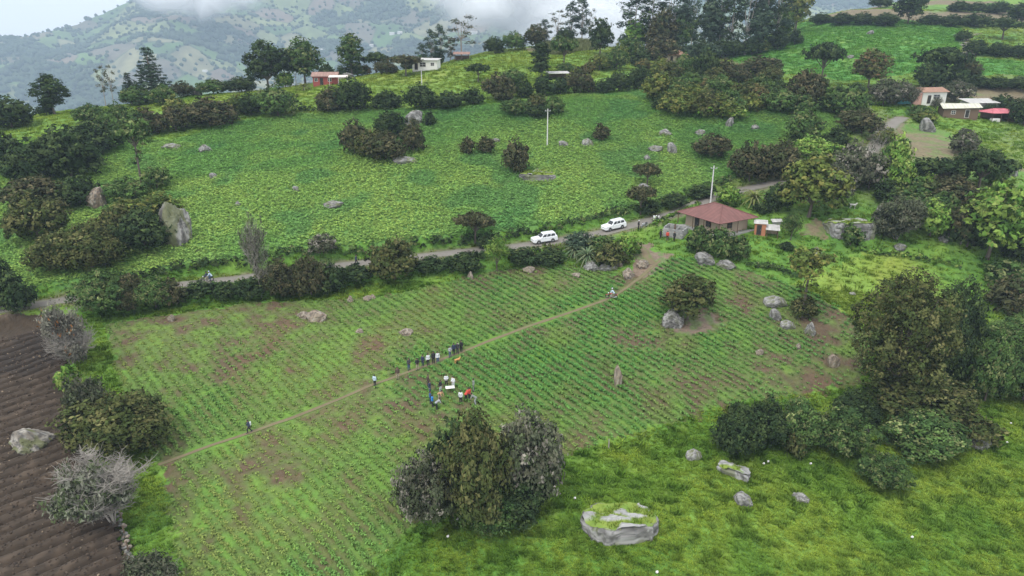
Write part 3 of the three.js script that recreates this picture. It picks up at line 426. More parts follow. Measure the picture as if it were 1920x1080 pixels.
// plant by the outline box it fills in the photograph, turned into a place on the ground and a real size
function plant(p, box, name, cat, look, where, o = {}) {
  const [x0, y0, x1, y1] = box, wp = x1 - x0, hp = y1 - y0, R = rng32(plantSeed++ * 7919);
  const v = (540 - y1) / F, sinD = clamp((SP - v * CP) / Math.hypot(1, v), 0, 1), cosD = Math.sqrt(1 - sinD * sinD);
  const s = at((x0 + x1) / 2 + (o.dx || 0), y1 - (o.stem ? 1.5 : 0.27 * wp * sinD)), m = s[3] / F, w = wp * m, h = Math.max((hp - (o.stem ? .32 : .5) * wp * sinD) * m / cosD, w * (o.stem ? .6 : .48));
  const g = thing(name, null, cat); g.position.set(s[0], s[1] - 0.03, s[2]); g.rotation.y = R() * 6.283;
  const k = w / p.w * (o.stem ? 1.06 : 1.14), ky = h / p.h * (o.stem ? 1.03 : 1.08); g.scale.set(k, ky, k);
  part('trunk', p.trunk, o.bark || p.bark, g); if (p.crown) part(p.crownName || 'crown', p.crown, leafMat, g);
  waiting.push({ o: g, look, where, px: (x0 + x1) / 2 }); return g;
}
const WHERE = {
  lane: 'beside the ploughed field', below: 'in the hedge just below the road', bank: 'on the bank above the road', island: 'in the rocky bush island of the upper field', mound: 'on the mound near the upper field top',
  field: 'standing in the open upper field', leftmass: 'in the thicket left of the upper field', spur: 'behind the tall outcrop on the left', tophedge: 'in the far hedge of the upper field', lefthedge: 'in the hedge below the pines',
  ridge: 'on the ridge by the red farmhouse', pines: 'on the left skyline', crest: 'near the pale cement house', corn: 'behind the maize on the crest', grove: 'in the dark skyline grove', midhigh: 'in the scrub below the skyline grove', midlow: 'in the scrub right of the upper field',
  rightfar: 'around the far bright green field', hamlet: 'by the pink-roofed hamlet', gully: 'in the thicket behind the maroon-roofed house', yard: 'in the yard of the maroon-roofed house', slope: 'along the right side of the slope', edge: 'along the top of the lower pasture', clump: 'in the clump below the lower field', lower: 'in the lower field', right: 'in the wooded gully on the right',
};
const LOOK = { olive: 'olive', brown: 'brownish', dark: 'dark green', green: 'mid green', lime: 'bright green', yellow: 'yellow-green', grey: 'grey-green', blue: 'blue-green', rust: 'russet-tinged' };
let bushCount = 0;
function B(pal, zone, ...boxes) { for (const b of boxes) { const s = at((b[0] + b[2]) / 2, b[3]), w = (b[2] - b[0]) * s[3] / F, size = w < 3.4 ? 's' : w < (s[3] < 108 ? 5 : 7) ? 'm' : s[3] < 108 ? 'n' : 'l'; plant(bushProto(pal, size, bushCount++ % 2), b, 'bush', 'bush', `${LOOK[pal]} bush`, WHERE[zone]); } }
let treeCount = 0;
function T(pal, form, zone, ...boxes) { for (const b of boxes) { const f = { umbrella: 'flat-topped ', tall: 'tall ', column: 'columnar ', gum: 'tall ', sparsegum: 'thin sparse ', lollipop: 'bare-stemmed ', giant: 'huge spreading ', feather: 'feathery ' }[form] || 'round-crowned '; const gum = form.includes('gum'); plant(treeProto(pal, treeCount++ % 2, form), b, gum ? 'eucalyptus_tree' : 'tree', 'tree', f + LOOK[pal] + (gum ? ' eucalyptus' : ' tree'), WHERE[zone], { stem: true }); } }
// foreground, left lane
B('olive', 'lane', [145, 728, 325, 868]);
B('lime', 'lane', [112, 683, 158, 738]);
plant(twigProto(1, { len: 3.2, r: .12, multi: 3, deep: 3, leafy: .7, per: 14, bark: paleBark, palette: [[.15, .16, .11], [.19, .19, .145], [.12, .135, .08], [.09, .12, .05]] }), [132, 822, 300, 985], 'tree', 'tree', 'grey lichen-covered tree with pale twigs', WHERE.lane, { stem: true });
plant(twigProto(2, { len: 2.8, r: .075, multi: 3, deep: 3, leafy: .12, per: 7, bark: paleBark, tips: [.3, .14, .05], tipShare: .1, palette: [[.16, .155, .12], [.2, .19, .15]] }), [85, 548, 188, 690], 'dead_tree', 'dead tree', 'pale twiggy dead tree with orange lichen', WHERE.lane, { stem: true });
plant(twigProto(3, { len: 2.2, r: .06, multi: 3, deep: 2, leafy: .5, per: 9, bark: paleBark }), [135, 700, 218, 805], 'dead_tree', 'dead tree', 'low tangled pale twiggy shrub', WHERE.lane, { stem: true });
plant(twigProto(3, {}), [238, 1030, 335, 1105], 'dead_tree', 'dead tree', 'bare twiggy shrub cut by the bottom edge', WHERE.lane, { stem: true });
// hedge under the road
B('green', 'below', [148, 503, 246, 588], [255, 515, 330, 582]); B('brown', 'below', [215, 512, 285, 585], [300, 520, 350, 575]); B('dark', 'below', [345, 532, 402, 560], [395, 530, 450, 560], [445, 522, 500, 560], [636, 497, 700, 532], [780, 478, 838, 514], [838, 478, 905, 512]);
B('brown', 'below', [492, 483, 566, 562], [550, 478, 618, 560]); B('dark', 'below', [590, 488, 648, 553]);
B('olive', 'below', [693, 443, 787, 530]); T('lime', 'feather', 'below', [902, 440, 962, 512]);
B('dark', 'below', [955, 462, 1010, 500], [1005, 464, 1062, 500]);
plant(twigProto(4, { len: 3.4, r: .075, up: .3, deep: 3, leafy: .06, per: 5, bark: paleBark }), [462, 408, 520, 560], 'dead_tree', 'dead tree', 'tall pale leafless tree', WHERE.below, { stem: true });
B('green', 'below', [1098, 438, 1152, 482]); B('lime', 'below', [1148, 438, 1198, 486]); B('olive', 'below', [1112, 452, 1178, 502]); B('blue', 'below', [1060, 432, 1110, 470]);
for (const b of [[1052, 445, 1100, 486], [1078, 450, 1124, 500], [1130, 434, 1168, 466]]) plant(agaveProto(0), b, 'agave', 'agave', 'spiky pale agave', WHERE.below);
// bank above the road
B('grey', 'bank', [582, 436, 632, 478]); T('brown', 'umbrella', 'bank', [856, 396, 926, 458]); B('dark', 'bank', [892, 440, 938, 468], [1190, 376, 1240, 402], [1236, 366, 1290, 392], [1285, 350, 1335, 374]); T('brown', 'umbrella', 'bank', [1176, 348, 1226, 404]);
// upper field
B('brown', 'field', [1300, 250, 1365, 298], [942, 262, 991, 326], [893, 256, 928, 288], [862, 258, 890, 290], [1110, 232, 1141, 264]); T('brown', 'umbrella', 'field', [1188, 308, 1238, 350]);
B('brown', 'island', [636, 228, 694, 290], [686, 246, 762, 302], [750, 228, 800, 287]); B('olive', 'island', [664, 242, 726, 296]); B('dark', 'island', [700, 206, 762, 262], [794, 210, 819, 236]);
B('green', 'mound', [940, 184, 992, 216], [1018, 180, 1060, 214]); B('olive', 'mound', [984, 176, 1026, 206]); B('dark', 'mound', [986, 202, 1032, 221]);
// left of the upper field
B('olive', 'leftmass', [18, 360, 127, 458]); B('brown', 'leftmass', [22, 328, 136, 402]); B('dark', 'leftmass', [15, 262, 112, 348], [78, 236, 192, 336], [112, 328, 190, 388], [-30, 240, 45, 325], [130, 228, 224, 292]);
B('dark', 'leftmass', [-40, 470, 32, 585], [8, 512, 70, 590]);
B('olive', 'spur', [58, 436, 162, 514], [112, 414, 236, 516], [176, 384, 268, 466]); B('dark', 'spur', [222, 388, 325, 474]); B('yellow', 'spur', [196, 370, 290, 430], [270, 358, 332, 402]); B('green', 'spur', [208, 330, 282, 384], [272, 312, 318, 358]);
T('green', 'lollipop', 'spur', [238, 224, 296, 356]);
// skyline left
B('dark', 'pines', [-20, 180, 66, 242], [72, 190, 102, 217]); T('dark', 'tall', 'pines', [76, 145, 130, 217]);
plant(pineProto(1), [224, 125, 268, 182], 'pine_tree', 'pine tree', 'dark pointed spruce', WHERE.pines, { stem: true }); plant(pineProto(0), [252, 95, 328, 194], 'pine_tree', 'pine tree', 'large broad pine', WHERE.pines, { stem: true });
T('grey', 'sparsegum', 'pines', [186, 120, 208, 192], [203, 120, 222, 192]);
B('green', 'pines', [232, 162, 290, 200], [372, 144, 428, 174], [282, 160, 330, 198]); B('brown', 'pines', [322, 148, 366, 178]); B('dark', 'pines', [424, 150, 482, 172]);
B('green', 'lefthedge', [196, 193, 262, 264], [484, 162, 560, 220]); B('brown', 'lefthedge', [244, 202, 312, 252], [300, 200, 360, 246], [345, 182, 446, 238]); B('yellow', 'lefthedge', [308, 180, 352, 216], [426, 178, 464, 214]); B('dark', 'lefthedge', [446, 174, 496, 216]); B('green', 'lefthedge', [146, 194, 204, 234]);
// ridge farm
T('dark', 'round', 'ridge', [468, 80, 540, 170]); T('green', 'round', 'ridge', [538, 70, 606, 152]); T('green', 'tall', 'ridge', [636, 50, 682, 126]); B('dark', 'ridge', [594, 110, 632, 142], [628, 112, 652, 136]); B('lime', 'ridge', [516, 128, 552, 158]); B('green', 'ridge', [650, 116, 690, 140]); B('rust', 'ridge', [672, 106, 698, 124]);
T('dark', 'umbrella', 'ridge', [680, 80, 728, 118]); plant(agaveProto(1), [554, 150, 586, 170], 'agave', 'agave', 'yellow-green spiky plant', WHERE.ridge);
T('brown', 'umbrella', 'crest', [734, 106, 788, 144]); B('brown', 'crest', [704, 112, 748, 140]); B('green', 'crest', [768, 96, 812, 120]); B('dark', 'crest', [806, 94, 834, 120], [752, 112, 782, 126]);
T('blue', 'gum', 'crest', [778, 70, 804, 114], [796, 50, 824, 114], [814, 46, 840, 114]); T('grey', 'sparsegum', 'crest', [842, 38, 890, 112]); T('grey', 'gum', 'crest', [832, 72, 858, 114]);
B('brown', 'tophedge', [592, 164, 652, 210], [906, 138, 962, 186]); B('dark', 'tophedge', [628, 150, 695, 208], [696, 170, 752, 206], [758, 158, 822, 206], [812, 170, 872, 204], [866, 166, 908, 196], [962, 152, 1004, 184], [1000, 140, 1042, 180], [1034, 146, 1068, 176], [1108, 150, 1152, 176], [1138, 134, 1184, 174], [1174, 126, 1220, 170]); B('brown', 'tophedge', [924, 150, 968, 190], [1062, 128, 1116, 176]); B('green', 'tophedge', [942, 130, 988, 160], [1046, 118, 1076, 136]); T('dark', 'umbrella', 'tophedge', [876, 122, 917, 156]); T('dark', 'column', 'tophedge', [998, 86, 1030, 152]); T('green', 'umbrella', 'tophedge', [1034, 74, 1080, 130]); B('rust', 'tophedge', [1088, 118, 1118, 138]); B('yellow', 'tophedge', [1104, 104, 1144, 132]);
// crest behind the maize
B('dark', 'corn', [908, 70, 948, 100], [1040, 42, 1078, 68]); B('green', 'corn', [944, 62, 988, 94]); T('brown', 'round', 'corn', [984, 50, 1024, 94]);
T('blue', 'gum', 'corn', [1008, 26, 1034, 72]); T('grey', 'sparsegum', 'corn', [1028, 10, 1060, 68], [1100, 8, 1116, 66], [1114, 34, 1144, 68]); T('blue', 'gum', 'corn', [1056, 0, 1086, 70], [1074, -14, 1108, 70]);
T('dark', 'round', 'corn', [1102, 40, 1148, 106]);
// skyline grove
T('blue', 'gum', 'grove', [1158, -16, 1218, 84], [1228, -34, 1282, 92], [1276, -36, 1314, 98], [1326, -40, 1368, 102], [1370, -30, 1422, 104], [1426, -36, 1478, 92]); T('dark', 'gum', 'grove', [1198, -30, 1242, 88], [1300, -40, 1340, 104], [1348, -20, 1388, 104], [1398, -34, 1452, 100]); T('blue', 'tall', 'grove', [1310, 10, 1352, 104], [1400, 10, 1440, 102], [1260, 14, 1300, 100]); T('yellow', 'tall', 'grove', [1462, -40, 1518, 66]);
T('lime', 'round', 'grove', [1164, 38, 1216, 96]); T('brown', 'round', 'grove', [1214, 24, 1266, 104]); T('green', 'round', 'grove', [1254, 38, 1294, 104], [1446, 18, 1482, 84]); B('brown', 'grove', [1202, 70, 1268, 114]); B('dark', 'grove', [1436, 58, 1480, 92], [1474, 58, 1504, 84], [1388, 70, 1432, 102]); B('yellow', 'grove', [1400, 76, 1444, 98], [1312, 84, 1346, 104]); T('lime', 'umbrella', 'grove', [1472, 30, 1502, 62]);
B('dark', 'grove', [1226, 78, 1272, 106], [1286, 76, 1336, 108], [1330, 74, 1376, 108], [1356, 76, 1396, 106]); B('blue', 'grove', [1250, 84, 1300, 112], [1310, 82, 1350, 110]);
// scrub
B('olive', 'midhigh', [1230, 118, 1282, 156], [1316, 128, 1362, 160], [1420, 124, 1470, 158]); B('yellow', 'midlow', [1270, 160, 1330, 204], [1322, 178, 1384, 222], [1380, 176, 1430, 210]); B('green', 'midlow', [1236, 148, 1290, 190], [1478, 178, 1530, 222]); B('lime', 'midlow', [1352, 196, 1400, 224], [1300, 190, 1344, 220]);
B('green', 'midhigh', [1136, 92, 1176, 130], [1262, 102, 1306, 150], [1160, 70, 1206, 112]); B('dark', 'midhigh', [1298, 92, 1348, 156], [1182, 96, 1218, 124]); B('yellow', 'midhigh', [1140, 84, 1180, 118], [1214, 110, 1262, 142], [1300, 88, 1336, 108]); B('brown', 'midhigh', [1330, 112, 1384, 152], [1384, 106, 1458, 144], [1360, 124, 1410, 156]); B('rust', 'midhigh', [1190, 112, 1226, 134]);
B('yellow', 'midlow', [1204, 140, 1276, 192], [1232, 166, 1310, 216]); B('green', 'midlow', [1262, 134, 1324, 178], [1312, 142, 1374, 186], [1396, 142, 1450, 190], [1426, 166, 1498, 212], [1340, 168, 1392, 216]); B('olive', 'midlow', [1288, 170, 1350, 220], [1372, 152, 1424, 196]); B('rust', 'midlow', [1300, 150, 1346, 186], [1392, 160, 1440, 200]); B('dark', 'midlow', [1436, 150, 1476, 190], [1222, 178, 1262, 206]);
B('brown', 'midlow', [1466, 134, 1540, 204]); T('dark', 'umbrella', 'rightfar', [1506, 86, 1570, 160]); T('rust', 'round', 'rightfar', [1598, 96, 1658, 166]); B('green', 'midlow', [1530, 160, 1596, 214], [1562, 164, 1628, 224]); B('dark', 'midlow', [1588, 156, 1620, 176], [1500, 140, 1548, 172]);
B('grey', 'hamlet', [1626, 146, 1684, 200], [1660, 152, 1712, 196], [1764, 150, 1816, 192]); B('dark', 'hamlet', [1660, 172, 1684, 196], [1840, 196, 1876, 214], [1854, 178, 1900, 208], [1892, 180, 1946, 236]); B('green', 'hamlet', [1700, 196, 1748, 222], [1800, 182, 1828, 200]); B('yellow', 'hamlet', [1712, 208, 1756, 232]); T('grey', 'feather', 'hamlet', [1690, 158, 1724, 206], [1740, 180, 1764, 214]);
B('dark', 'rightfar', [1716, 112, 1776, 168], [1760, 120, 1812, 166]); T('dark', 'umbrella', 'rightfar', [1716, 94, 1800, 162], [1850, 38, 1908, 76]); B('brown', 'rightfar', [1786, 108, 1834, 158]); T('dark', 'round', 'rightfar', [1676, -16, 1728, 46], [1888, 8, 1940, 50]); B('dark', 'rightfar', [1800, 140, 1850, 166], [1846, 146, 1892, 168], [1888, 146, 1940, 170]);
B('dark', 'rightfar', [1808, 74, 1850, 104], [1846, 80, 1892, 106], [1886, 84, 1932, 108], [1790, 58, 1820, 78]);
B('dark', 'rightfar', [1518, 30, 1560, 46], [1556, 30, 1600, 46], [1596, 30, 1640, 46], [1636, 28, 1684, 48], [1722, 30, 1764, 48], [1760, 30, 1806, 50], [1802, 34, 1852, 50], [1776, 8, 1816, 22], [1812, 10, 1850, 24], [1846, 12, 1892, 26], [1630, -2, 1672, 14]);
// behind the house
B('green', 'gully', [1472, 206, 1542, 270]); B('dark', 'gully', [1540, 238, 1594, 278], [1430, 345, 1480, 398], [1636, 338, 1682, 382]); B('brown', 'gully', [1576, 204, 1654, 252], [1368, 266, 1442, 342], [1424, 264, 1506, 340]); B('lime', 'gully', [1476, 260, 1566, 306]); T('yellow', 'round', 'gully', [1464, 286, 1568, 408]); T('grey', 'round', 'gully', [1536, 306, 1598, 392]); B('grey', 'gully', [1548, 266, 1626, 356], [1596, 286, 1660, 358]);
B('yellow', 'right', [1640, 240, 1680, 270]); B('lime', 'right', [1650, 256, 1702, 330], [1656, 298, 1704, 364], [1708, 376, 1778, 448], [1718, 328, 1752, 372]); B('green', 'right', [1688, 300, 1740, 348], [1660, 352, 1726, 398], [1700, 345, 1760, 386]); T('dark', 'umbrella', 'right', [1716, 296, 1806, 356], [1784, 278, 1880, 368]); B('brown', 'right', [1738, 326, 1824, 388], [1770, 372, 1832, 462]); T('lime', 'round', 'right', [1796, 336, 1906, 486], [1866, 346, 1950, 480]); B('dark', 'right', [1776, 400, 1850, 468]);
plant(twigProto(5, { len: 2.4, r: .08, multi: 3, leafy: 1, per: 18 }), [1638, 374, 1722, 452], 'tree', 'tree', 'grey twiggy tree', WHERE.right, { stem: true }); plant(twigProto(6, { len: 3.2, r: .06, up: .4, deep: 2, leafy: .1, per: 4, bark: paleBark }), [1630, 235, 1662, 330], 'dead_tree', 'dead tree', 'thin pale leafless tree', WHERE.right, { stem: true });
B('green', 'right', [1692, 328, 1744, 374], [1736, 356, 1800, 412], [1830, 296, 1884, 350]); B('olive', 'right', [1600, 300, 1650, 348], [1760, 296, 1812, 346]); B('grey', 'right', [1776, 240, 1830, 290]); B('dark', 'right', [1880, 430, 1950, 500], [1690, 380, 1736, 424]);
// yard
B('lime', 'yard', [1342, 345, 1388, 386]); plant(agaveProto(1), [1386, 344, 1440, 388], 'agave', 'agave', 'large yellow-green spiky plant', WHERE.yard); B('green', 'yard', [1284, 420, 1328, 478], [1318, 424, 1372, 486], [1362, 440, 1406, 492], [1576, 418, 1612, 462]); T('green', 'feather', 'yard', [1458, 392, 1506, 452]); B('dark', 'yard', [1460, 452, 1490, 470], [1410, 380, 1440, 402]);
T('yellow', 'lollipop', 'lower', [1466, 462, 1540, 596]); B('olive', 'lower', [1480, 552, 1532, 598]); T('olive', 'round', 'lower', [1244, 508, 1332, 600]);
// right slope and gully
B('green', 'slope', [1848, 484, 1924, 540], [1846, 590, 1940, 664]); B('brown', 'slope', [1848, 516, 1930, 592]); B('green', 'slope', [1806, 622, 1886, 762], [1866, 642, 1970, 764], [1784, 640, 1850, 735]); B('dark', 'slope', [1738, 526, 1828, 690], [1730, 600, 1812, 730]);
T('olive', 'giant', 'slope', [1580, 503, 1766, 768]);
B('dark', 'edge', [1330, 752, 1426, 862], [1392, 742, 1476, 846], [1562, 728, 1648, 800]); B('green', 'edge', [1452, 744, 1536, 846], [1516, 758, 1624, 858], [1656, 764, 1806, 868], [1614, 846, 1698, 918]); B('olive', 'edge', [1626, 696, 1806, 800], [1786, 774, 1860, 842], [1470, 812, 1510, 862]);
// clump at the bottom corner of the lower field
B('olive', 'clump', [818, 784, 968, 1004]); B('green', 'clump', [850, 780, 912, 850], [868, 900, 962, 1006]); B('grey', 'clump', [924, 778, 1050, 964], [748, 848, 856, 992]); B('dark', 'clump', [900, 880, 1030, 985], [812, 800, 900, 940]);
// ---------- long hedges, each one object ----------
function hedge(line, wdt, hgt, pal, label) {
  const pts = smoothLine(world(line), 1.1), R = rng32(6000 + used.size * 7 + line[0][0]), m = pts[Math.floor(pts.length / 2)], c = [m[0], H(m[0], m[1]), m[1]], lobes = [], stems = [];
  for (const [x, z] of pts) { const w = wdt * (.5 + .7 * R()), h = hgt * (.6 + .85 * R()), X = x + (R() - .5) * wdt * .5 - c[0], Z = z + (R() - .5) * wdt * .5 - c[2], y = H(X + c[0], Z + c[2]) - c[1]; lobes.push([X, y + h * .42, Z, w * .55, h * .55, w * .55]); if (R() < .4) stems.push(limb([[X, y - .15, Z, .05], [X + (R() - .5) * .3, y + h * .6, Z + (R() - .5) * .3, .02]], 4)); }
  const n = lobes.length, g = thing('hedge', label, 'hedge'); g.position.set(...c);
  part('foliage', foliage(R, lobes, { clumps: n * 7, leaves: 12, leaf: .2, clump: .32, palette: PAL[pal].concat(PAL.dark.slice(0, 1)), tips: TIP[pal], tipShare: .22, under: -.5 }), leafMat, g); part('stems', merge(stems.length ? stems : [limb([[0, 0, 0, .04], [0, .4, 0, .02]], 4)]), barkMat, g);
}
hedge([[200, 534], [330, 512], [450, 492]], 1.5, 1.2, 'dark', 'low leafy hedge above the road nearest its left end');
hedge([[470, 490], [560, 476], [680, 472], [780, 460]], 1.5, 1.2, 'green', 'low leafy hedge above the road behind the brown bushes');
hedge([[790, 462], [880, 452], [980, 442], [1010, 436]], 1.6, 1.3, 'dark', 'low leafy hedge above the road left of the first white car');
hedge([[1020, 432], [1080, 420], [1150, 404], [1200, 396]], 1.7, 1.3, 'green', 'low leafy hedge above the road behind the white cars');
hedge([[1210, 396], [1270, 376], [1330, 352], [1370, 336]], 1.8, 1.4, 'green', 'low leafy hedge above the road up to the tall pole');
hedge([[1225, 420], [1260, 405], [1310, 385]], 0.9, 0.6, 'lime', 'short grassy hedge between the road and maroon-roofed house');
hedge([[350, 548], [430, 540], [500, 530]], 1.4, 1.1, 'green', 'low hedge under the road left of the tall leafless tree');
hedge([[640, 520], [700, 510], [800, 498], [900, 485], [960, 478]], 1.5, 1.0, 'dark', 'low dark hedge under the road above the lower field');
hedge([[960, 485], [1010, 478], [1060, 472]], 1.6, 1.1, 'olive', 'low hedge directly under the first white car');
hedge([[500, 212], [590, 208], [690, 206]], 2.2, 1.8, 'dark', 'dark hedge on the far edge behind the bush island');
hedge([[1520, 42], [1600, 42], [1680, 44]], 3.4, 2.4, 'dark', 'dark hedge along the top left of the far bright field');
hedge([[1700, 46], [1780, 48], [1850, 50]], 3.4, 2.6, 'green', 'dark hedge along the top right of the far bright field');
hedge([[1780, 160], [1850, 164], [1960, 166]], 3.4, 2.6, 'dark', 'dark hedge above the brown plot by the hamlet');
hedge([[1790, 272], [1840, 290], [1880, 310]], 3.0, 1.6, 'lime', 'bright green hedge crossing the slope below the hamlet');
hedge([[1405, 498], [1450, 505], [1500, 520]], 1.4, .8, 'green', 'weedy green hedge at the top right of the lower field');
hedge([[1610, 470], [1700, 480], [1790, 500]], 1.6, .6, 'lime', 'low weedy strip across the right-hand grass slope');

// ---------- crops and grass ----------
function tuft(seed, blades, h, spread, wid, lean) { const R = rng32(seed), pos = [], nor = [], col = [], idx = []; for (let i = 0; i < blades; i++) { const a = R() * 6.283, r = Math.sqrt(R()) * spread, x = Math.cos(a) * r, z = Math.sin(a) * r, b = R() * 6.283, hh = h * (.55 + .6 * R()), l = lean * (.4 + R()), ex = x + Math.cos(a) * l, ez = z + Math.sin(a) * l, wx = Math.cos(b) * wid, wz = Math.sin(b) * wid, k = pos.length / 3; pos.push(x - wx, -.04, z - wz, x + wx, -.04, z + wz, ex, hh, ez); for (let q = 0; q < 3; q++) { nor.push(Math.cos(a) * .35, .9, Math.sin(a) * .35); } const t = .8 + .4 * R(); for (let q = 0; q < 3; q++) col.push(t, t, t); const up = (2 * wz) * (ex - x + wx) - (2 * wx) * (ez - z + wz); if (up > 0) idx.push(k, k + 1, k + 2); else idx.push(k, k + 2, k + 1); } return rawGeo(pos, nor, col, idx); }
function rosette(seed, leaves, r, h, wid) { const R = rng32(seed), pos = [], nor = [], col = [], idx = []; for (let i = 0; i < leaves; i++) { const a = i * 2.4 + R(), t = .35 + .65 * R(), y = h * (.35 + .65 * R()), cx = Math.cos(a) * r * t, cz = Math.sin(a) * r * t, L = wid * (.8 + .5 * R()), dx = Math.cos(a + R() - .5), dz = Math.sin(a + R() - .5), k = pos.length / 3, dr = .35 * L; pos.push(cx - dx * L, y, cz - dz * L, cx - dz * L * .6, y + .1 * L, cz + dx * L * .6, cx + dx * L, y - dr, cz + dz * L, cx + dz * L * .6, y + .1 * L, cz - dx * L * .6); for (let q = 0; q < 4; q++) nor.push(dx * .4, .9, dz * .4); const s = .75 + .5 * R(); for (let q = 0; q < 4; q++) col.push(s, s, s); idx.push(k, k + 1, k + 2, k, k + 2, k + 3); } return rawGeo(pos, nor, col, idx); }
const cropMat = new THREE.MeshPhysicalMaterial({ vertexColors: true, roughness: 0.95, transmission: 0.2, thickness: 0, side: THREE.DoubleSide, specularIntensity: 0.08 });
function scatter(name, label, geos, spots) { // spots: [x, z, scale, yaw, r, g, b, sy]
  geos.forEach((g, v) => { const l = spots.filter((_, i) => i % geos.length === v), im = new THREE.InstancedMesh(g, cropMat, l.length), o = new THREE.Object3D(), c = new THREE.Color(); l.forEach((s, i) => { o.position.set(s[0], H(s[0], s[1]), s[1]); o.rotation.set(0, s[3], 0); o.scale.set(s[2], s[2] * (s[7] ?? 1), s[2]); o.updateMatrix(); im.setMatrixAt(i, o.matrix); im.setColorAt(i, c.setRGB(s[4] * 1.55, s[5] * 1.52, s[6] * 1.5)); }); im.name = numbered(name); im.castShadow = im.receiveShadow = true; tag(im, v ? label[1] : label[0], null, null, 'stuff'); scene.add(im); });
}
const offRoad = (x, z, r) => nearLine(roadLine, x, z, r + 2)[0] > r, offPath = (x, z) => nearLine(pathLine, x, z, 3)[0] > .55 + .2 * noise(x, z, 5) && nearLine(gateLine, x, z, 3)[0] > 1;
{ // the lower field, sown in rows that run down the slope
  const A = at(960, 610), B2 = at(1060, 672); let dx = B2[0] - A[0], dz = B2[2] - A[2]; const L = Math.hypot(dx, dz); dx /= L; dz /= L;
  const R = rng32(81), S = []; 
  for (let b = -75; b < 75; b += 1.12) for (let a = -95; a < 95; a += .105) {
    const wob = (fbm(a / 17, b / 17, 2, 161) - .5) * 1.1, aa = a + (R() - .5) * .3, bb = b + wob + (R() - .5) * .44, x = A[0] + dx * aa - dz * bb, z = A[2] + dz * aa + dx * bb;
    if (useAt(x, z) !== USE.lower) continue; const s = bareness(x, z); if (R() < s * 1.05 + .06) continue; if (!offPath(x, z)) continue;
    const right = sstep(-14, 12, x * .8 + (z + 85) * -.25), lush = clamp(.35 + right * .5 + (fbm(x / 12, z / 12, 2, 163) - .5) * 1.4), weak = sstep(.5, .75, fbm(x / 6 + 9, z / 6, 2, 165));
    const k = mix3(mix3([.165, .23, .055], [.09, .225, .052], lush), [.2, .2, .06], weak * .45), q = .8 + .4 * R();
    S.push([x, z, (.58 + .42 * R()) * (.75 + .35 * lush), R() * 6.28, k[0] * q, k[1] * q, k[2] * q, .8 + .5 * lush]);
  }
  for (let t = 0; t < 26000; t++) { const x = lerp(-75, 62, R()), z = lerp(-112, -42, R()); if (useAt(x, z) !== USE.lower || !offPath(x, z)) continue; const left = 1 - sstep(-20, 16, x * .8 + (z + 85) * -.25); if (R() > .22 + .6 * left || R() < bareness(x, z)) continue; const q = .75 + .5 * R(), k = mix3([.14, .22, .04], [.19, .21, .06], R()); S.push([x, z, .3 + .35 * R(), R() * 6.28, k[0] * q, k[1] * q, k[2] * q, .8]); }
  scatter('row_crop', ['green young crop growing in rows in the lower field', 'more of the young green crop between the rows of the lower field'], [rosette(11, 11, .30, .34, .14), tuft(12, 15, .36, .26, .035, .12)], S);
}
{ // the upper field, a dense leafy stand in flower
  const R = rng32(83), S = [], a = 33 * Math.PI / 180, ca = Math.cos(a), sa = Math.sin(a);
  for (let p = -180; p < 180; p += .47) for (let q = -180; q < 180; q += .44) { const P = p + (R() - .5) * .34, Q = q + (R() - .5) * .5, x = ca * P - sa * Q + 5, z = sa * P + ca * Q - 145; if (useAt(x, z) !== USE.upper || !offRoad(x, z, 3.4)) continue; const n = fbm(x / 7, z / 7, 3, 171), m = fbm(x / 26, z / 26, 2, 172), f = fbm(x / 1.6, z / 1.6, 2, 173); if (R() < .05 + .35 * sstep(.66, .8, f)) continue; const yel = clamp(sstep(.42, .64, m) * .7 + sstep(.5, .66, n) * .5); let k = mix3([.118, .24, .056], [.21, .31, .07], yel); k = mix3(k, [.08, .2, .06], sstep(.6, .75, fbm(x / 10 + 7, z / 10, 2, 175)) * .7); const t = .66 + .68 * R(); S.push([x, z, .6 + .5 * R(), R() * 6.28, k[0] * t, k[1] * t, k[2] * t, .8 + .5 * R()]); }
  scatter('leafy_crop', ['dense leafy green crop filling the upper field', 'taller yellow-green plants mixed through the upper field crop'], [rosette(13, 12, .33, .42, .19), rosette(14, 10, .3, .5, .17)], S);
}
